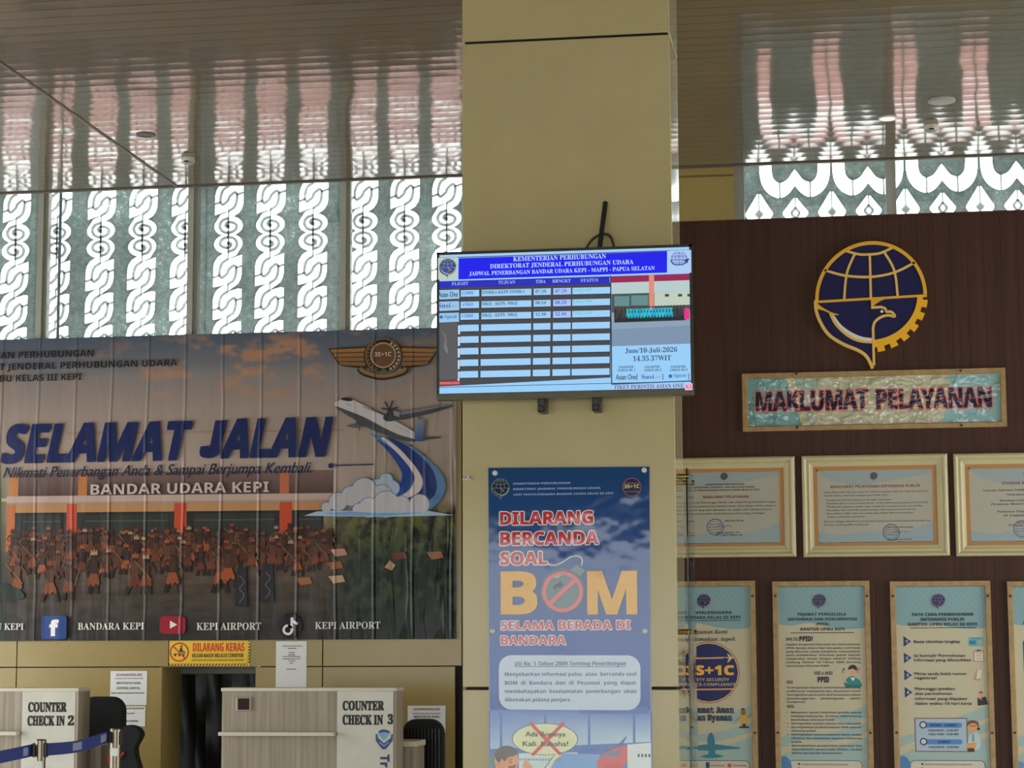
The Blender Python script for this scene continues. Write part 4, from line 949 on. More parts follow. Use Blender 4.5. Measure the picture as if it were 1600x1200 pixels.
# three certificates
def certificate(q, label, fill):
    S = Sheet(q, YD); c = thing('certificate', label, 'certificate', S.base(), 'framed certificates on the wood panelling')
    k = S.kx
    frame(S, 17.5, .03, M_cream, c, [(0, 0), (0, .018), (1.5 * k, .026), (4 * k, .03), (6 * k, .024), (7.5 * k, .017), (11 * k, .02), (13.5 * k, .015), (17.5 * k, .010), (17.5 * k, .002)])
    MB().box(-S.W / 2 + .02, S.W / 2 - .02, -.004, 0, .02, S.H - .02).build('backing', M_paper, c)
    w_ = q[1][0] - q[0][0]; h_ = q[3][1] - q[0][1]
    Hh = homography([(0, 0), (228, 0), (228, 158), (0, 158)], q)
    def pj(x, y): v = Hh @ np.array([x, y, 1.0]); return (v[0] / v[2], v[1] / v[2])
    A = Art(S, 1.5, .005)
    def pl(pts, col): A.poly([pj(*p_) for p_ in pts], col)
    pl([(15, 15), (213, 15), (213, 144), (15, 144)], (152, 106, 58)); pl(rrect(24, 23, 204, 136, 2, 2), (146, 140, 126))
    pl([(24, 23)] + cr([(24, 24), (46, 39), (90, 47), (130, 42), (204, 29)], 5)[1:] + [(204, 23)], (128, 136, 136)); pl([(24, 136)] + cr([(24, 118), (60, 124), (100, 118), (150, 122), (204, 104)], 5) + [(204, 136)], (126, 138, 140))
    rq = random.Random(5)
    for i_ in range(56):                      # wavy inner edge of the gilt border
        t = i_ / 56
        for x_, y_ in ((24 + 180 * t, 22.8), (24 + 180 * t, 136.4)): A.d -= A.STEP; pl(ell(x_, y_, 2.2, rq.uniform(.6, 1.5), 7), (160, 114, 64))
        if i_ % 2 == 0:
            for x_ in (23.6, 204.4): A.d -= A.STEP; pl(ell(x_, 23 + 113 * t, rq.uniform(.6, 1.5), 2.4, 7), (160, 114, 64))
    pr = A.build('paper', M_prt, c)
    A = Art(S, 1.5, A.d + .0003)
    def tx(t, x, y, cap, col, f='S', x1=None): a = pj(x, y); b = pj(x1, y); A.text(t, a[0], a[1], cap, col, f, b[0])
    def st(cx_, cy_):
        A.mark('stamp')
        for rr, ww in ((12.5, 1.4), (9.5, .6)): A.line([pj(*p_) for p_ in ell(cx_, cy_, rr, rr, 24)], ww, (84, 80, 110), True)
        for dy_ in (-4, 0, 4): A.line([pj(cx_ - 9, cy_ + dy_), pj(cx_ + 9, cy_ + dy_ - .6)], 1.0, (92, 88, 116))
        A.line([pj(*p_) for p_ in cr([(cx_ + 2, cy_ + 1), (cx_ + 10, cy_ - 3), (cx_ + 12, cy_ + 2), (cx_ + 18, cy_ - 2), (cx_ + 26, cy_)], 4)], .7, (70, 76, 110))
    fill(tx, st)
    A.lines('text_line', M_prt, pr)
    A = Art(S, 1.5, A.d); a = pj(*fill.__defaults__[0]); emblem(A, a[0], a[1], 6.0, (60, 58, 62), (104, 100, 92), (120, 116, 110), True); A.build('emblem', M_prt, pr)
    return c
DKT = (44, 40, 36); RDT = (108, 46, 28)
def f1(tx, st, e=(119, 30)):
    tx('KEMENTERIAN PERHUBUNGAN', 90, 44, 2.6, DKT, 'S', 150); tx('DIREKTORAT JENDERAL PERHUBUNGAN UDARA', 72, 48.5, 2.6, DKT, 'S', 166); tx('UNIT PENYELENGGARA BANDAR UDARA KELAS III KEPI', 66, 53, 2.6, DKT, 'S', 173)
    tx('MAKLUMAT PELAYANAN', 86, 64.5, 4, RDT, 'S', 156)
    for i, (t, x1) in enumerate((('Dengan ini kami Unit Penyelenggara Bandar Udara Kelas III Kepi menyatakan sanggup', 199), ('menyelenggarakan pelayanan jasa kebandarudaraan sesuai dengan standar pelayanan', 198), ('sesuai ketentuan yang telah ditetapkan dan apabila tidak menepati janji ini,', 192), ('kami siap menerima sanksi sesuai Peraturan Perundang Undangan', 181))): tx(t, 44, 72.5 + i * 5.9, 2.8, DKT, 'B', x1)
    tx('UPBU Kelas III Kepi', 118, 101.5, 2.2, DKT, 'S', 148); st(104, 110); tx('Kepala Kantor, S.T.', 104, 120, 2.2, DKT, 'S', 142); tx('NIP. 19780312 200312 1 001', 104, 124, 2.2, DKT, 'S', 146)
def f2(tx, st, e=(113, 33)):
    tx('MAKLUMAT PELAYANAN INFORMASI PUBLIK', 45, 51, 4.2, RDT, 'S', 185)
    for i, (t, x0, x1) in enumerate((('Sebagai badan publik, kami siap memberikan informasi yang cepat, tepat dan mudah dalam pelayanan', 34, 197), ('kepada seluruh masyarakat pengguna jasa bandar udara.', 34, 136), ('Memberikan informasi yang akurat dan tidak menyesatkan', 38, 140), ('Memberikan informasi sesuai Undang-Undang No. 14 Tahun 2008 tentang Keterbukaan Informasi Publik', 38, 196), ('Memberikan pelayanan dengan cepat, mudah dan sesuai peraturan yang berlaku', 38, 188), ('Menyediakan dan memberikan pelayanan yang ramah kepada pemohon informasi', 38, 178), ('Menyediakan daftar informasi publik yang mudah diakses masyarakat', 38, 173), ('Tidak melakukan pungutan', 38, 98), ('Bila kami melanggar maklumat ini, kami bersedia menerima sanksi sesuai peraturan perundangan yang', 34, 199), ('berlaku di Republik Indonesia.', 34, 104))):
        tx(t, x0, 58.5 + i * 5.2 + (2 if i > 1 else 0) + (2 if i > 7 else 0), 2.3, DKT, 'B', x1)
    tx('Kepala Kantor UPBU Kelas III Kepi', 132, 114, 2.0, DKT, 'S', 172); st(138, 121); tx('NIP. 19780312 200312', 132, 133, 2.0, DKT, 'S', 170)
def f3(tx, st, e=(116, 33)):
    tx('STANDAR BIAYA LAYANAN', 76, 48.5, 4.2, RDT, 'S', 156)
    for i, (t, x0, x1) in enumerate((('Layanan Informasi Publik di Lingkungan Bandar Udara', 45, 186), ('"Gratis atau tidak dipungut biaya"', 82, 150), ('Ketentuan terkait hal tersebut diatur', 71, 160), ('Peraturan Menteri Perhubungan Republik', 57, 174), ('Pedoman Pengelolaan Informasi', 66, 164), ('Di Lingkungan Kementerian', 76, 156))): tx(t, x0, (58.5, 65.5, 74.5, 80, 91.5, 97.5)[i], 3.2, DKT, 'T', x1)
    tx('Kepala Kantor UPBU', 96, 108, 2.2, DKT, 'S', 140); tx('Kelas III Kepi', 84, 112, 2.2, DKT, 'S', 120); st(104, 117)
certificate([(1012, 717.5), (1241, 712.5), (1245, 869.5), (1014, 872.5)], 'cream framed certificate partly hidden behind the pillar', f1)
certificate([(1253, 712), (1480, 709.5), (1484, 869.3), (1255, 870)], 'cream framed certificate headed with public information wording, second from the pillar', f2)
certificate([(1489, 709), (1717, 706), (1722, 868), (1494, 868.5)], 'cream framed certificate cut off by the right edge of the photo', f3)

# four tall framed notices
TXT = (34, 46, 70)
def notice(xs, label, draw):
    q = [(xs[0], 908.3), (xs[1], 908), (xs[3], 1306), (xs[2], 1306)]
    S = Sheet(q, YD); c = thing('framed_notice', label, 'notice', S.base(), 'tall framed notices on the wood panelling')
    frame(S, 8.8, .02, M_gold, c); MB().box(-S.W / 2 + .01, S.W / 2 - .01, -.004, 0, .01, S.H - .01).build('backing', M_paper, c)
    Hh = homography([(0, 0), (156, 0), (156, 398), (0, 398)], q)
    def pj(x, y): v = Hh @ np.array([x, y, 1.0]); return (v[0] / v[2], v[1] / v[2])
    class D:
        def __init__(s, d): s.A = Art(S, 1.5, d)
        def poly(s, pts, col): s.A.poly([pj(*p_) for p_ in pts], col); return s
        def line(s, pts, w_, col, cl=False): s.A.line([pj(*p_) for p_ in pts], w_, col, cl); return s
        def disc(s, x, y, r, col, ry=None): return s.poly(ell(x, y, r, ry or r, 24), col)
        def tx(s, t, x, y, cap, col=TXT, f='S', x1=None, al='l', off=0.0):
            a = pj(x, y); s.A.text(t, a[0], a[1], cap, col, f, pj(x1, y)[0] if x1 is not None else None, al, off=off); return s
        def emb(s, x, y, r): a = pj(x, y); emblem(s.A, a[0], a[1], r, (30, 34, 76), (120, 104, 110), (150, 150, 150), True)
    d = D(.005); PB = (110, 138, 142); CRm = (166, 157, 131); PB2 = (134, 152, 146)
    d.poly([(8, 8), (148, 8), (148, 390), (8, 390)], CRm)
    d.poly([(8, 8), (148, 8), (148, 60)] + cr([(148, 74), (120, 76), (90, 72), (60, 66), (30, 70), (8, 68)], 5), PB)
    d.poly(cr([(148, 194), (120, 206), (90, 216)], 5) + [(120, 226), (148, 214)], PB2)
    d.poly(cr([(8, 246), (40, 238), (80, 240), (148, 222)], 5) + [(148, 300), (8, 310)], PB2); d.poly(cr([(8, 262), (40, 250), (90, 252), (148, 236)], 5) + [(148, 246)] + cr([(148, 244), (90, 262), (40, 262), (8, 274)], 5), CRm)
    d.poly(cr([(8, 282), (30, 290), (60, 300), (148, 296)], 5) + [(148, 390), (8, 390)], (84, 118, 150))
    for i in range(14):
        d.line([(14 + i * 9, 10), (40 + i * 9, 40)] if 40 + i * 9 < 146 else [(14 + i * 9, 10), (146, 10 + (132 - i * 9) * 1.15)], .7, (124, 156, 158)); d.A.d -= d.A.STEP
        x_ = 60 + i * 6; d.line([(x_, 290), (min(x_ + 20, 147), 268)], .7, (140, 160, 152)); d.A.d -= d.A.STEP
    draw(d, 0); pr = d.A.build('print', M_prt, c)
    d = D(d.A.d + .0003); draw(d, 1); d.A.lines('text_line', M_prt, pr)
    d = D(d.A.d); d.emb(75, 31, 11.2); d.A.build('emblem', M_prt, pr)
    screws(S, c, [pj(4.4, 23), pj(151.6, 24), pj(4.4, 238), pj(151.6, 238)])
HT = (16, 20, 32)
def n1(d, k):       # offsets measured from the sheet's own corner
    if k == 0:
        d.disc(81, 144, 49, (150, 110, 80)); d.disc(81, 144, 47, (186, 150, 110)); d.disc(81, 144, 45.5, (28, 34, 78))
        d.line([(50, 122), (105, 121)], 2.4, (190, 140, 96)); d.line([(40, 171), (122, 170)], 2.4, (190, 140, 96)); d.poly([(102, 120), (118, 120), (124, 121), (118, 122), (112, 128), (110, 128), (113, 122)], (190, 160, 120)); d.poly([(113, 120), (110, 115), (112, 115), (118, 120)], (190, 160, 120))
        d.poly(cr([(130, 205), (138, 205), (140, 222), (135, 232), (128, 222)], 4, True), (170, 140, 60)); d.disc(134, 207, 4, (120, 84, 50)); d.poly([(129, 203), (133, 199), (139, 203)], (60, 46, 30)); d.line([(129, 214), (121, 220)], 2, (150, 110, 70)); d.line([(140, 214), (147, 208)], 2, (150, 110, 70)); d.poly([(128, 228), (132, 228), (133, 224), (137, 224), (138, 228), (142, 228), (143, 231), (127, 231)], (40, 36, 30))
        pc = (50, 104, 120)
        d.poly(cr([(80, 240), (84, 238), (88, 246), (89, 262), (88, 276), (80, 276), (78, 260), (77, 248)], 4, True), pc); d.poly([(30, 262), (78, 256), (90, 256), (128, 261), (128, 263), (92, 265), (78, 266), (30, 264)], pc); d.disc(66, 262, 4, pc); d.disc(100, 261, 4, pc); d.poly([(64, 276), (78, 271), (90, 271), (104, 275), (92, 277), (78, 278)], pc)
        d.poly(rrect(20, 281, 143, 297, 8), (50, 62, 90)); d.poly(rrect(21, 282, 142, 296, 7), (170, 164, 146)); d.poly([(74, 284), (80, 284), (80, 293), (74, 293)], (44, 58, 110)); d.poly(rrect(108, 286, 114, 292, 1.5), (176, 70, 60))
    else:
        d.tx('UNIT PENYELENGGARA', 28, 52, 4.6, HT, 'S', 119).tx('BANDAR UDARA KELAS III KEPI', 18, 59.6, 4.6, HT, 'S', 132); d.A.mark('underline'); d.line([(18, 62.5), (132, 62)], 1, HT)
        d.tx('Layanan Kami', 54, 83, 6.2, (50, 54, 60), 'T', 112).tx('Mengutamakan Aspek', 28, 94.5, 6.2, (50, 54, 60), 'T', 124)
        d.tx('3S+1C', 46, 147.5, 14, (206, 152, 60), 'S', 120, off=.03).tx('SAFETY-SECURITY', 48, 157.5, 4.6, (170, 150, 130), 'S', 113).tx('SERVICE-COMPLIANCE', 40, 165, 4.6, (170, 150, 130), 'S', 122)
        d.tx('Selamat Aman', 42, 207, 8.6, (40, 50, 74), 'M', 119, off=.03).tx('dan Nyaman', 56, 219, 8.6, (40, 50, 74), 'M', 116, off=.03)
        d.tx('BANDARA KEPI', 82, 290.5, 2.8, (150, 90, 70), 'S', 104).tx('KEPI AIRPORT', 117, 290.5, 2.8, (150, 90, 70), 'S', 138)
def n2(d, k):
    if k == 0:
        d.line([(28, 81.5), (130, 81.5)], 1.2, HT)
        d.poly(cr([(112, 160), (118, 152), (126, 150), (134, 154), (140, 162), (138, 166), (115, 166)], 4, True), (30, 112, 110)); d.poly([(113, 163), (138, 163), (138, 168), (114, 168)], (24, 96, 96)); d.disc(126, 143, 5, (190, 140, 110), ry=6.4); d.poly(cr([(119, 140), (121, 134), (128, 132), (133, 136), (132, 141), (126, 138)], 4, True), (30, 26, 28)); d.line([(116, 160), (110, 154), (109, 150)], 2.6, (190, 140, 110)); d.poly([(122, 152), (126, 158), (130, 152)], (200, 190, 170))
        d.poly(rrect(20, 281, 138, 299, 8), (50, 62, 90)); d.poly(rrect(21, 282, 137, 299, 7), (172, 166, 148)); d.disc(37, 287, 1.8, (60, 60, 64)); d.disc(37, 294, 1.8, (60, 60, 64)); d.poly(cr([(8, 276), (16, 275), (24, 284), (26, 300)], 5) + [(8, 300)], (66, 108, 150))
    else:
        for t, a, b, y in (('PEJABAT PENGELOLA', 40, 118, 54.6), ('INFORMASI DAN DOKUMENTASI', 24, 135, 62.3), ('(PPID)', 69, 90, 70), ('KANTOR UPBU KEPI', 44, 115, 78)): d.tx(t, a, y, 4.6, HT, 'S', b, off=.01)
        d.tx('APA ITU', 20, 94, 5, HT, 'S', 40).tx('PPID?', 42, 94.5, 7.6, HT, 'S', 63.5, off=.02)
        B1 = (50, 52, 60)
        for i, t in enumerate(('Pejabat Pengelola Informasi dan Dokumentasi', '(PPID) Bandar Udara Kepi merupakan unit kerja', 'yang dibentuk untuk mengelola, menyediakan', 'serta  memberikan  informasi  publik  kepada', 'masyarakat  sesuai  dengan  amanat  Undang', 'Undang  Nomor  14  Tahun  2008  tentang')): d.tx(t, 20, 101.3 + i * 5.6, 2.9, B1, 'S', 138.5)
        d.tx('Keterbukaan Informasi Publik.', 20.5, 135, 2.9, B1, 'S', 90)
        d.tx('VISI & MISI', 64, 147.5, 5, HT, 'S', 94).tx('PPID', 70, 159.5, 8.6, HT, 'S', 88, off=.02).tx('VISI', 20, 161.5, 4.6, HT, 'S', 30)
        for i, t in enumerate(('Terwujudnya layanan informasi publik yang', 'profesional, transparan dan akuntabel untuk', 'meningkatkan peran serta aktif masyarakat dalam', 'penyelenggaraan      pembangunan      sektor')): d.tx(t, 20, 169 + i * 5.7, 2.9, B1, 'S', 137.5)
        d.tx('transportasi', 20, 191.5, 2.9, B1, 'S', 49).tx('MISI', 20, 199.5, 4.6, HT, 'S', 31)
        ML = (('Menjamin akses informasi publik sesuai', 138), ('Undang-Undang No. 14 tahun 2008 tentang', 138), ('Keterbukaan Informasi Publik,', 96), ('Meningkatkan kualitas layanan informasi publik,', 138), ('Meningkatkan profesionalisme SDM layanan', 138), ('informasi publik,', 66), ('Meningkatkan sarana-prasarana dalam rangka', 138), ('efisiensi dan efektivitas layanan informasi', 138), ('publik,', 43), ('Meningkatkan pengelolaan informasi dan', 138), ('dokumentasi secara baik, efisien, mudah', 138), ('diakses dan bersifat desentralisasi.', 107))
        for i, (t, x1) in enumerate(ML):
            d.tx(t, 26, 208 + i * 5.75, 2.9, (40, 48, 72), 'S', x1)
            if i in (0, 3, 4, 6, 9): d.A.mark('bullet'); d.disc(20.5, 206.6 + i * 5.75, .8, (56, 66, 92))
        d.tx('?', 109, 145, 8, (70, 86, 90), 'R', 114).tx('?', 132, 145, 8, (150, 100, 60), 'R', 138)
        d.tx('bandarudarakepi@informasipublik', 41, 288.5, 2.4, (150, 90, 60), 'S', 116).tx('kepi.bandara@email.com', 41, 295.5, 2.4, (150, 90, 60), 'S', 82)
def n3(d, k):
    if k == 0:
        d.line([(30, 73.8), (132, 73.4)], 1.2, HT)
        for y_ in (95, 121, 148, 175): d.poly([(19, y_ - 8.5), (31, y_), (19, y_ + 8.5)], (30, 38, 80)); d.disc(24, y_, 3.2, (60, 70, 110))
        d.poly([(120, 89), (143, 89), (143, 103), (120, 103)], (80, 150, 156)); d.poly([(121, 94), (131, 94), (131, 100), (121, 100)], (40, 100, 130)); d.disc(138, 97, 3.3, (180, 130, 100)); d.line([(124, 91), (138, 91)], .9, (40, 60, 80))
        d.poly([(127, 110), (143, 110), (143, 127), (127, 127)], (150, 90, 76)); d.poly([(128.2, 111.5), (141.8, 111.5), (141.8, 126), (128.2, 126)], (190, 180, 160)); d.poly([(130, 110.5), (135, 108), (140, 110.5)], (40, 40, 48))
        for y_ in (114, 118, 122.5): d.line([(130, y_), (140, y_)], .8, (110, 84, 80))
        d.poly([(131, 140), (142, 139), (136, 157), (125, 156)], (176, 120, 96)); d.poly([(132.5, 140), (140.5, 139.5), (137, 154), (130, 154)], (176, 176, 164))
        d.poly([(131, 184), (144, 182), (147, 194), (131, 196)], (26, 26, 30)); d.disc(136.5, 178, 3.8, (190, 130, 106)); d.poly([(133, 176), (136, 173.5), (140, 176), (138, 176.5)], (40, 30, 26)); d.poly([(136, 183), (138.5, 183), (137.5, 189)], (170, 60, 56)); d.line([(134, 186), (138, 181)], 2, (190, 130, 106))
        d.poly([(33, 215), (114, 215), (114, 268), (33, 268)], (110, 78, 60)); d.poly([(34.5, 216.5), (112.5, 216.5), (112.5, 266.5), (34.5, 266.5)], (140, 156, 168))
        for y_ in (226, 252): d.poly(rrect(48, y_ - 3.5, 106, y_ + 4.5, 3.8), (70, 110, 160)); d.disc(46, y_, 5.8, (24, 30, 50)); d.disc(46, y_, 4, (170, 170, 170))
        d.poly(cr([(116, 244), (124, 238), (131, 240), (134, 254), (130, 264), (115, 262)], 4, True), (160, 170, 170)); d.disc(122.5, 229, 7.6, (190, 130, 90), ry=8.6); d.poly(cr([(114, 228), (115, 221), (123, 218.5), (131, 222), (131, 230), (127, 224), (119, 224)], 4, True), (100, 62, 44)); d.line([(118, 228), (128, 227)], 1.2, (90, 50, 50)); d.disc(131, 232, 2.4, (40, 36, 40)); d.poly([(112, 255), (126, 253), (126, 262), (112, 262)], (190, 130, 70)); d.poly([(114, 262), (124, 262), (124, 268), (114, 268)], (60, 36, 34)); d.poly([(121, 240), (124, 240), (124, 252), (121, 252)], (80, 130, 150))
        d.poly(rrect(24, 281, 140, 299, 8), (50, 62, 90)); d.poly(rrect(25, 282, 139, 299, 7), (172, 166, 148)); d.disc(43, 287, 1.8, (60, 60, 64)); d.disc(43, 294, 1.8, (60, 60, 64)); d.poly(cr([(8, 276), (16, 275), (24, 284), (26, 300)], 5) + [(8, 300)], (66, 108, 150))
    else:
        for t, a, b, y in (('TATA CARA PERMOHONAN', 33, 128, 55), ('INFORMASI PUBLIK', 46, 115, 62.8), ('KANTOR UPBU KELAS III KEPI', 27, 134, 70.5)): d.tx(t, a, y, 4.8, HT, 'S', b, off=.01)
        BK = (40, 40, 44)
        for t, x1, y in (('Bawa identitas lengkap', 107, 97.5), ('Isi formulir Permohonan', 114, 119.5), ('Informasi yang dibutuhkan', 123, 126.5), ('Minta tanda bukti nomor', 116, 148), ('regestrasi', 69, 154.5), ('Menunggu jawaban', 97, 171.5), ('atas permohonan', 92, 179), ('informasi yang diajukan', 115, 187), ('dalam waktu 10 hari kerja', 122, 194.5)): d.tx(t, 35, y, 4.3, BK, 'B', x1, off=.018)
        for n_, y_ in zip('1234', (95, 121, 148, 175)): d.tx(n_, 24, y_ + 2.2, 4.2, (170, 180, 210), 'S', al='c')
        d.tx('SENIN - KAMIS', 56, 228.5, 4.2, (30, 48, 96), 'S', 98).tx('Pukul 08.00 - 12.00 WIT', 54, 236, 3, BK, 'I', 101).tx('Pukul 13.00 - 15.00 WIT', 54, 242, 3, BK, 'I', 101).tx('JUMAT', 68, 254.5, 4.2, (30, 48, 96), 'S', 88).tx('Pukul 08.00 - 10.00 WIT', 54, 262, 3, BK, 'I', 101)
        d.tx('bandarudarakepi@informasipublik', 47, 288.5, 2.4, (150, 90, 60), 'S', 120).tx('kepi.bandara@email.com', 47, 295.5, 2.4, (150, 90, 60), 'S', 86)
def n4(d, k):
    if k == 0: d.poly(rrect(22, 92, 134, 170, 5), (30, 44, 96)); d.poly(rrect(26, 96, 130, 166, 4), (130, 160, 176)); d.line([(30, 73.8), (132, 73.4)], 1.2, HT)
    else: d.tx('KANTOR UPBU KEPI', 24, 68.5, 5.4, HT, 'S', 132, off=.01)
notice((1022, 1179.5, 1034, 1187.5), 'tall gold framed notice with a round navy badge, half hidden behind the pillar', n1)
notice((1203.2, 1359, 1218, 1367.5), 'tall gold framed notice full of small text paragraphs, with a puzzled man in green', n2)
notice((1387.3, 1545.8, 1403.3, 1560.5), 'tall gold framed notice listing four numbered steps with navy arrows', n3)
notice((1570.2, 1728, 1589, 1745), 'tall gold framed notice cut off by the right edge of the photo', n4)

# ------------------------------------------------------------------ signs and papers on the left wall
S = Sheet([(264, 1002.5), (389, 1000.5), (391, 1039.5), (265, 1041.5)], YW - .004)
ys = thing('warning_sign', 'yellow warning sign with red heading and striped edge, above the conveyor opening', 'sign', S.base())
MB().box(-S.W / 2, S.W / 2, 0, .004, 0, S.H).build('board', M_paper, ys)
A = Art(S, 1.35, .0004); A.at(0, 760, 4)
A.poly([(1058, 968), (1560, 962), (1564, 1118), (1060, 1126)], (36, 32, 24))
for i in range(26): A.poly([(1062 + i * 19.5, 1124), (1072 + i * 19.5, 1124), (1084 + i * 19.5, 1106), (1074 + i * 19.5, 1106)], (206, 170, 50)); A.d -= A.STEP
for i in range(8): A.poly([(1548, 972 + i * 19), (1562, 962 + i * 19), (1562, 972 + i * 19), (1548, 982 + i * 19)], (206, 170, 50)); A.d -= A.STEP
A.d += A.STEP; A.poly([(1058, 968), (1548, 962), (1550, 1104), (1060, 1110)], (206, 166, 30))
A.ring(1121, 1038, 56, 10, (176, 40, 24)); A.line([(1084, 1050), (1160, 1048)], 5, (30, 26, 20))
for x in (1096, 1122, 1148): A.disc(x, 1058, 7, (30, 26, 20), n=10)
A.disc(1132, 1002, 7, (30, 26, 20), n=10); A.poly([(1124, 1012), (1138, 1010), (1142, 1030), (1160, 1036), (1156, 1042), (1120, 1036)], (30, 26, 20)); A.line([(1080, 1000), (1160, 1078)], 9, (176, 40, 24))
pr = A.build('print', M_prt, ys)
A = Art(S, 1.35, A.d + .0003); A.at(0, 760, 4)
A.text('DILARANG KERAS', 1206, 1032, 52, (186, 44, 22), 'S', 1526, off=.012); A.text('KELUAR MASUK MELALUI CONVEYOR', 1204, 1070, 24, (34, 30, 22), 'S', 1524, off=.01); A.text('DEMI KESELAMATAN DAN KEAMANAN ANDA BERSAMA', 1202, 1092, 9, (60, 50, 24), 'S', 1530)
A.lines('text_line', M_prt, pr)

def paper(q, label, lines, tape=False, Y=YW - .003):
    S = Sheet(q, Y); c = thing('paper_notice', label, 'notice', S.base())
    pr = MB().box(-S.W / 2, S.W / 2, 0, .002, 0, S.H).build('paper', M_paper, c)
    A = Art(S, 1.3, .0006)
    for t, x0, x1, y, cap, col in lines: A.text(t, x0, y, cap, col, 'S', x1, off=.01)
    A.lines('text_line', M_prt, pr); return c
GY = (70, 66, 60)
paper([(431, 1002.5), (479, 1001.5), (479, 1074), (431, 1074)], 'white printed sheet taped upright on the wall above the counter with the digit three',
      [('PEMBERITAHUAN KEPADA', 441, 472, 1010.5, 1.7, GY), ('CALON PENUMPANG', 449, 463, 1014, 1.7, GY), ('BAGASI', 451, 460, 1020.5, 1.7, GY), ('MAKSIMAL', 450, 461, 1024, 1.7, GY), ('BARANG BAWAAN PENUMPANG', 442, 469, 1027, 1.7, GY), ('DITIMBANG PADA COUNTER', 441, 470, 1030.5, 1.7, GY), ('CHECK IN', 450, 461, 1033.5, 1.7, GY), ('KEPI', 453, 458, 1037, 1.7, GY), ('TERIMA KASIH', 447, 463, 1046.5, 1.7, GY)])
PU = (130, 60, 90)
paper([(172.5, 1049), (229, 1048), (230, 1101.5), (172, 1102)], 'white notice with dark red heading on the wall behind the left chair',
      [('GUNAKANLAH', 181.5, 221, 1056.5, 4, PU), ('FASILITAS INI DENGAN', 180, 223, 1061, 1.8, GY), ('MESTINYA DAN', 182, 219, 1069, 3.6, GY), ('SEPERLUNYA,', 182, 219.5, 1077, 3.8, GY), ('DAN SAMPAI JANGAN DIRUSAK', 174, 226, 1084, 2.4, GY)])
paper([(190, 1093.5), (226.5, 1093), (226.5, 1102.3), (190, 1102.5)], 'lower strip of white paper on the wall right under the notice with dark red heading', [('DILARANG BERSANDAR,', 193, 225.5, 1098.7, 2.6, GY)], Y=YW - .006) if False else None
paper([(186, 1104), (227, 1103), (227, 1135), (186, 1135)], 'small curled white paper on the wall below the notice behind the left chair',
      [('DAN MEROKOK', 197.5, 225, 1098.5 + 10, 2.6, GY), ('DISINI', 198, 210, 1116, 2.2, GY), ('DILARANG', 196, 216, 1128, 3, GY)])
paper([(637, 1103.5), (696, 1102), (696, 1144), (637, 1145)], 'white notice with dark red heading on the wall behind the chair with a ribbed back',
      [('GUNAKANLAH', 646, 687, 1110.5, 4, PU), ('FASILITAS INI DENGAN', 645, 688, 1116.2, 1.8, GY), ('MESTINYA DAN', 647, 686, 1122, 3.4, GY), ('SEPERLUNYA,', 647, 686, 1130, 3.6, GY)])

# conveyor curtain inside the opening
ct = thing('strip_curtain', 'black rubber strip curtain hanging in the conveyor opening', 'curtain', ((xo0 + xo1) / 2, YW + .42, 0))
hwC = (xo1 - xo0) / 2 - .002
zc_ = zs1 - .005
MB().box(-hwC, hwC, -.04, .0, zc_ - .045, zc_).build('rail', mat('grey_rail', C(110, 112, 100), .5, .3), ct)
ns = 7
for i in range(ns):
    x0_ = -hwC + 2 * hwC * i / ns; x1_ = x0_ + 2 * hwC / ns + .012; mb = MB(); n_ = 24; V = []
    for j in range(n_ + 1):
        z_ = (zc_ - .05) * (1 - j / n_) + .35 * j / n_; 
        for k_ in range(7): u_ = k_ / 6; V.append((x0_ + (x1_ - x0_) * u_, .012 * (i % 2) + .012 * math.sin(z_ * 7 + i * 2.1 + u_ * 2) + .008 * math.sin(u_ * pi), z_))
    mb.add(V, [(j * 7 + k_, j * 7 + k_ + 1, j * 7 + 8 + k_, j * 7 + 7 + k_) for j in range(n_) for k_ in range(6)]); mb.build('strip', M_vinyl, ct, smooth=True)

# ------------------------------------------------------------------ check-in counters
YK = 12.5
zk = P(480, 1074.5, YK).z
def counter(x0, x1, xs_, label, num):
    W_ = x1 - x0; c = thing('check_in_counter', label, 'counter', (x0, YK, 0), 'check-in counters')
    xw = xs_ - x0
    MB().box(.002, xw, .0, .2, 0, zk - .022).build('front_panel', M_lam, c)
    MB().box(xw + .001, W_ - .018, -.004, .2, 0, zk - .022).build('sign_panel', M_white, c)
    MB().box(W_ - .0175, W_, -.002, .2, 0, zk - .022).build('side_panel', M_lam, c)
    MB().box(-.004, W_ + .002, -.008, .205, zk - .0215, zk).build('top', M_edge, c, bevel=.003)
    MB().box(.0, xw - .006, -.07, -.001, zk - .285, zk - .262).build('bag_ledge', M_edge, c, bevel=.003)
    MB().box(.02, W_ + .08, .205, .5, zk - .36, zk - .325).build('desk_top', M_edge, c, bevel=.004)
    MB().box(.03, .05, .21, .48, 0, zk - .362).build('desk_leg', M_lam, c); MB().box(W_ + .055, W_ + .075, .21, .48, 0, zk - .362).build('desk_leg', M_lam, c); MB().box(W_ - .05, W_ + .054, .215, .23, 0, zk - .362).build('desk_front', M_lam, c)
    return c
xa, xb, xm = P(346.5, 1100, YK).x, P(619.5, 1100, YK).x, P(527, 1100, YK).x
c3 = counter(xa, xb, xm, 'grey wood check-in counter with white panel numbered three', '3')
yb_, ym_, ya_ = P(122.5, 1100, YK).x, P(35, 1100, YK).x, P(122.5, 1100, YK).x - (xb - xa)
c2 = counter(ya_, yb_, ym_, 'grey wood check-in counter numbered two, at the left edge', '2')
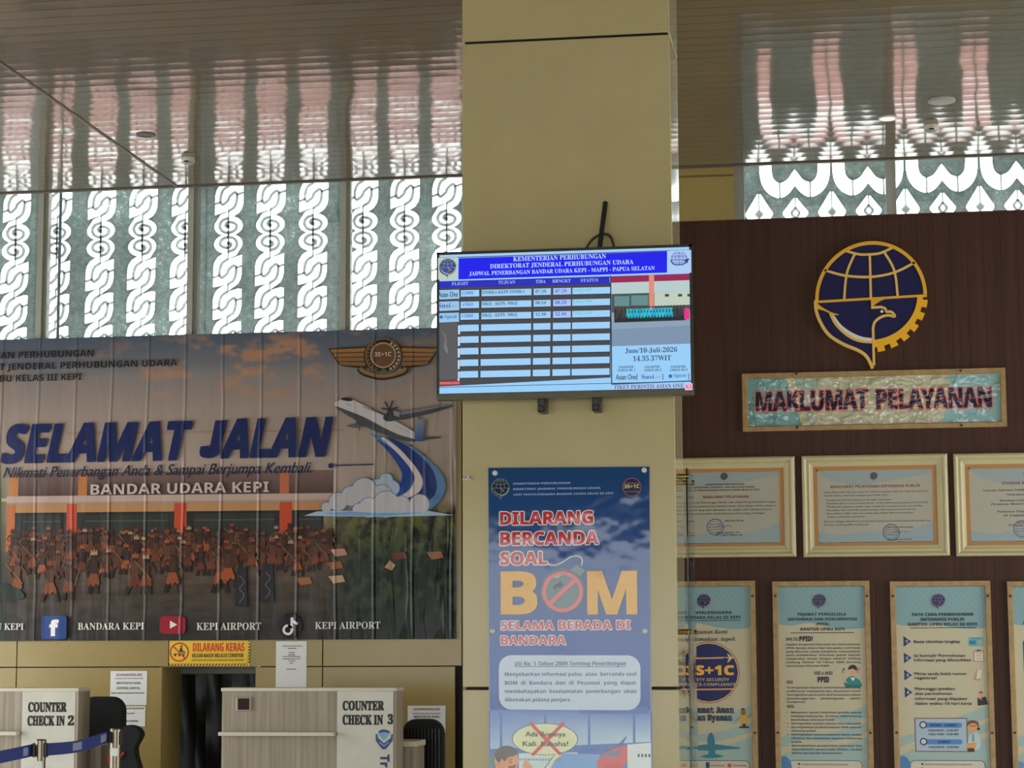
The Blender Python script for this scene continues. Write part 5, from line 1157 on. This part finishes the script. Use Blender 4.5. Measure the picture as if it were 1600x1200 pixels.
def counter_text(c, x0, quad, lines, logo=False):
    S = Sheet(quad, YK - .0045); A = Art(S, 1.3, .0)
    for t, a, b, y, cap in lines: A.text(t, a, y, cap, (14, 12, 12), 'R', b, off=.026, res=3)
    b = Vector(S.base()); sp_ = [o for o in c.children if o.name.startswith('sign_panel')][0]
    for o in A.lines('text_line', M_prt, sp_): o.location = (b.x - x0, b.y - YK, b.z)
    if logo:
        A = Art(S, 1.3, .0); A.at(330, 960, 4); BLU = (44, 74, 122)
        A.poly([(1080, 720), (1112, 752), (1080, 788), (1046, 752)], (120, 156, 190))
        A.poly([(1028, 745), (1040, 752), (1042, 772), (1080, 806), (1122, 772), (1124, 752), (1136, 745), (1134, 790), (1096, 838), (1080, 846), (1064, 838), (1028, 790)], BLU); A.poly(cr([(1050, 726), (1080, 718), (1112, 728)], 4) + [(1120, 745), (1080, 735), (1042, 745)], BLU)
        A.line([(1050, 772), (1080, 800), (1112, 772)], 6, (170, 190, 205)); A.line([(1052, 800), (1080, 822), (1110, 800)], 5, (150, 174, 196))
        A.text('Trigana', 1058, 878, 55, (50, 56, 96), 'S', rot=1, off=.02, hx=1.0)
        o = A.build('company_mark', M_prt, sp_); o.location = (b.x - x0, b.y - YK, b.z)
counter_text(c3, xa, [(527, 1074), (619, 1073), (619, 1250), (527, 1250)], [('COUNTER', 535.5, 599.5, 1110, 13.8), ('CHECK IN', 535.5, 598, 1132.5, 14.4), ('3', 606, 613.5, 1131, 14)], True)
counter_text(c2, ya_, [(35, 1077), (122, 1075.5), (122, 1250), (35, 1250)], [('COUNTER', 43, 102.5, 1112.5, 14), ('CHECK IN', 42.5, 100, 1134, 14.4), ('2', 105.5, 114.5, 1133, 14)])
# small meter set into counter three
q = P(381.5, 1100, YK); mt_ = tag(MB().box(-.048, .048, -.012, 0, -.042, .042).build('display_frame', M_aluD, None, (q.x, YK - .0005, q.z), bevel=.004), 'small square weight display set into the front of the counter numbered three', 'display')
mt_.name = 'weight_display'
MB().box(-.036, .036, -.0135, -.012, -.034, .034).build('screen', mat('dark_red_display', C(54, 20, 28), .5, 0, .2), mt_)

# ------------------------------------------------------------------ office chairs behind the counters
def rbox(w_, d_, h_, r, n=6):      # rounded upright slab
    o = rrect(-w_ / 2, 0, w_ / 2, h_, r, n); mb = MB(); k = len(o)
    mb.add([(x, 0, y) for x, y in o] + [(x, d_, y) for x, y in o], [tuple(range(k)), tuple(range(k, 2 * k))[::-1]] + [(i, (i + 1) % k, k + (i + 1) % k, k + i) for i in range(k)]); return mb
def chair(loc, label, bw, bh, top, ribs=False, rz=0, red=False, arms=True):
    c = thing('office_chair', label, 'chair', loc, 'office chairs behind the check-in counters', rz)
    o = rbox(bw, .07, bh, .09).build('backrest', M_fab, c, (0, -.3, top - bh), bevel=.02, seg=3)
    if ribs:
        mb = MB(); n_ = int(bw / .022)
        for i in range(1, n_): mb.box(-bw / 2 + .022 * i - .004, -bw / 2 + .022 * i + .004, -.306, -.298, top - bh + .06, top - .06)
        mb.build('back_ribs', M_blk, c)
    if red: MB().box(-bw / 2 + .03, -bw / 2 + .06, -.308, -.299, top - bh + .02, top - bh + .16).box(bw / 2 - .07, bw / 2 - .04, -.308, -.299, top - bh + .02, top - bh + .16).build('red_trim', M_red, c, bevel=.002)
    MB().tube([(0, -.24, top - bh + .1), (0, -.27, .5), (0, -.15, .43), (0, 0, .43)], .02, 8).build('back_support', M_blk, c)
    MB().box(-.25, .25, -.22, .28, .45, .53).build('seat', M_fab, c, bevel=.035, seg=3)
    if arms:
        for s_ in (-1, 1): MB().tube([(s_ * .26, -.05, .47), (s_ * .3, -.05, .5), (s_ * .3, -.05, .68), (s_ * .3, .02, .7), (s_ * .3, .16, .7)], .022, 8).build('armrest', M_blk, c, smooth=True)
    MB().cyl((0, 0, .12), (0, 0, .45), .028).build('gas_lift', M_blk, c)
    for i in range(5):
        a = 2 * pi * i / 5; e_ = (.29 * math.cos(a), .29 * math.sin(a))
        lg = MB().tube([(0, 0, .12), (e_[0], e_[1], .085)], [.03, .018], 8).build('base_leg', M_blk, c)
        MB().cyl((e_[0] - .02 * math.sin(a), e_[1] + .02 * math.cos(a), .03), (e_[0] + .02 * math.sin(a), e_[1] - .02 * math.cos(a), .03), .03).tube([(e_[0], e_[1], .03), (e_[0], e_[1], .09)], .008, 6).build('caster', M_blk, lg)
    return c
def chair_at(pxc, pytop, Y): q = P(pxc, pytop, Y); return q.x, q.z
x_, z_ = chair_at(159, 1088.5, 13.15); chair((x_, 13.45, 0), 'black padded office chair with rounded back behind the counter numbered two', .3, .27, z_)
x_, z_ = chair_at(200, 1133, 12.9); chair((x_ + .0, 13.2 - .0, 0), 'black chair with red trim beside the conveyor opening', .2, .5, z_, red=True, arms=False) if False else None
x_, z_ = chair_at(660, 1123.5, 13.15); chair((x_, 13.45, 0), 'dark office chair with a ribbed back behind the counter numbered three', .27, .45, z_, True)
# swivel chair with a curved arm and red trim, in front of the wall papers
q = P(201, 1133, 12.6); cx_, cz_ = q.x, q.z
gc = thing('swivel_chair', 'black swivel chair with curved back and red trim, right of the second belt post', 'chair', (cx_, 12.8, 0), 'office chairs behind the check-in counters')
pr = [P(x, y, 12.6) for x, y in ((180, 1150), (186, 1139), (196, 1133.5), (208, 1134), (217, 1139), (221, 1148), (217, 1158), (212, 1168), (213, 1182), (218, 1200), (222, 1230), (176, 1230), (176, 1190))]
pr = cr([(p_.x - cx_, p_.z) for p_ in pr], 4, True); k = len(pr)
mb = MB(); mb.add([(x, -.2, z) for x, z in pr] + [(x, -.12, z) for x, z in pr], [tuple(range(k)), tuple(range(k, 2 * k))[::-1]] + [(i, (i + 1) % k, k + (i + 1) % k, k + i) for i in range(k)])
mb.build('backrest', M_fab, gc, bevel=.015, seg=3)
for a_, b_ in (((170, 1182), (174, 1200)), ((187, 1184), (194, 1176))):
    u, v = P(*a_, 12.59), P(*b_, 12.59); MB().tube([(u.x - cx_, -.21, u.z), (v.x - cx_, -.21, v.z)], .009, 6).build('red_trim', M_red, gc)
MB().box(-.2, .2, -.62, -.2, .42, .5).build('seat', M_fab, gc, bevel=.03, seg=3); MB().cyl((0, -.4, .1), (0, -.4, .42), .028).build('gas_lift', M_blk, gc); MB().tube([(0, -.11, .95), (0, -.12, .5), (0, -.38, .41)], .02, 8).build('back_support', M_blk, gc)
for i in range(5):
    a = 2 * pi * i / 5 + .3; lg = MB().tube([(0, -.4, .1), (.24 * math.cos(a), -.4 + .24 * math.sin(a), .05)], [.03, .02], 8).build('base_leg', M_blk, gc)
    MB().cyl((.24 * math.cos(a) - .02, -.4 + .24 * math.sin(a), .027), (.24 * math.cos(a) + .02, -.4 + .24 * math.sin(a), .027), .027).build('caster', M_blk, lg)

# ------------------------------------------------------------------ belt posts
def post(px, ptop, Y, wpx, label, lab):
    q = P(px, ptop, Y); r = wpx / F * Y / 2 * 1.0; h = q.z
    c = thing('belt_post', label, 'post', (q.x, Y, 0), 'belt barrier posts')
    MB().lathe([(r * .98, .03), (r * .98, h - .105)], n=28).build('tube', M_steel, c, smooth=False)
    MB().lathe([(.17, 0), (.17, .015), (.15, .028), (.05, .04), (r, .045)], n=36).build('base', M_steel, c)
    MB().lathe([(r * 1.05, h - .105), (r * 1.05, h - .006), (r * .95, h)], n=28).build('cap', M_steel, c)
    for a in (0, pi): MB().box(r * .8, r * 1.35, -.02, .02, h - .095, h - .02).build('belt_slot', M_blk, c, bevel=.004).rotation_euler.z = a
    if lab: MB().box(-r * .7, r * .8, -r * 1.02, -r * .9, h - lab - .045, h - lab).build('sticker', M_paper, c)
    return q, r
q1, r1 = post(63.5, 1155, 11.0, 17.5, 'steel belt post nearest the left edge of the photo, lower of the two', .115)
q2, r2 = post(181, 1138, 11.9, 17.5, 'steel belt post between the counter numbered two and the swivel chair', .112)
def belt(name, pts, hh, label, marks):
    c = thing(name, label, 'belt', pts[0], 'blue barrier belts'); o = Vector(pts[0]); n_ = 20; V = []
    L = [Vector(p_) - o for p_ in cr([tuple(p_) for p_ in pts], n_ // (len(pts) - 1))]
    mb = MB()
    for p_ in L: V += [(p_.x, p_.y - .001, p_.z + hh / 2), (p_.x, p_.y - .001, p_.z - hh / 2), (p_.x, p_.y + .001, p_.z + hh / 2), (p_.x, p_.y + .001, p_.z - hh / 2)]
    F_ = []
    for i in range(len(L) - 1):
        a, b = 4 * i, 4 * i + 4; F_ += [(a, a + 1, b + 1, b), (a + 2, b + 2, b + 3, a + 3), (a, b, b + 2, a + 2), (a + 1, a + 3, b + 3, b + 1)]
    mb.add(V, F_).build('webbing', M_belt, c)
    for t0, t1 in marks:
        V = []; m_ = 6
        for j in range(m_ + 1):
            f = (t0 + (t1 - t0) * j / m_) * (len(L) - 1); i = min(int(f), len(L) - 2); p_ = L[i].lerp(L[i + 1], f - i)
            V += [(p_.x, p_.y - .0016, p_.z + hh * .32), (p_.x, p_.y - .0016, p_.z - hh * .32)]
        MB().add(V, [(2 * j, 2 * j + 1, 2 * j + 3, 2 * j + 2) for j in range(m_)]).build('printed_label', mat('belt_label', C(150, 156, 176), .6) if 'belt_label' not in bpy.data.materials else bpy.data.materials['belt_label'], c)
e1 = P(-110, 1204, 10.4); m1 = P(0, 1183, 10.75)
zc1 = P(54, 1172, 11.0).z
belt('barrier_belt', [tuple(e1), tuple(m1), (q1.x - r1 * 1.42, 11.0, zc1)], .066, 'blue belt running out of the photo left of the nearest post', [(.79, .88)])
s_ = P(75, 1171, 11.0); e_ = P(170.5, 1151, 11.9); md = P(122, 1166, 11.45)
belt('barrier_belt', [(q1.x + r1 * 1.42, 11.0, s_.z), tuple(md), (q2.x - r2 * 1.42, 11.9, e_.z)], .066, 'blue belt stretched between the two steel posts', [(.42, .56), (.84, .96)])

# ------------------------------------------------------------------ fittings on the ceiling
def on_ceiling(px, py): return PZ(px, py, ZC)
q = on_ceiling(228, 210.5); dl = thing('downlight', 'unlit round downlight in the left part of the ceiling', 'lamp', (q.x, q.y, ZC), 'ceiling downlights')
MB().lathe([(.030, -.002), (.040, -.008), (.058, -.006), (.06, -.0005)], n=32).build('trim_ring', mat('grey_lamp_ring', C(90, 86, 78), .5), dl); MB().lathe([(.001, -.004), (.029, -.003)], n=24).build('lens', M_blk, dl)
q = on_ceiling(1387, 184); dl = thing('downlight', 'small lit downlight in the right part of the ceiling', 'lamp', (q.x, q.y, ZC), 'ceiling downlights')
MB().lathe([(.040, -.002), (.05, -.010), (.055, -.007), (.057, -.0005)], n=32).build('trim_ring', M_white, dl); MB().lathe([(.001, -.008), (.039, -.007)], n=24).build('lens', M_lamp, dl)
q = on_ceiling(1471, 156.5); tag(MB().lathe([(.001, -.014), (.066, -.013), (.077, -.009), (.079, -.0005)], n=36).build('ceiling_speaker', M_aluD, None, (q.x, q.y, ZC)), 'flat round disc on the right part of the ceiling, behind the lit downlight', 'speaker')
for px, py, lb in ((294, 247, 'dome detector hanging under the left part of the ceiling'), (1455, 196, 'dome detector hanging under the right part of the ceiling')):
    q = on_ceiling(px, py); d = thing('smoke_detector', lb, 'detector', (q.x, q.y, ZC), 'smoke detectors')
    MB().lathe([(.042, -.0005), (.042, -.022), (.040, -.025)], n=28).build('housing', M_white, d); MB().lathe([(.040, -.0252), (.034, -.036), (.02, -.042), (.001, -.043)], n=28).build('sensor_cap', M_aluD, d); MB().box(-.014, .014, -.042, -.036, -.034, -.026).build('indicator', M_blk, d)
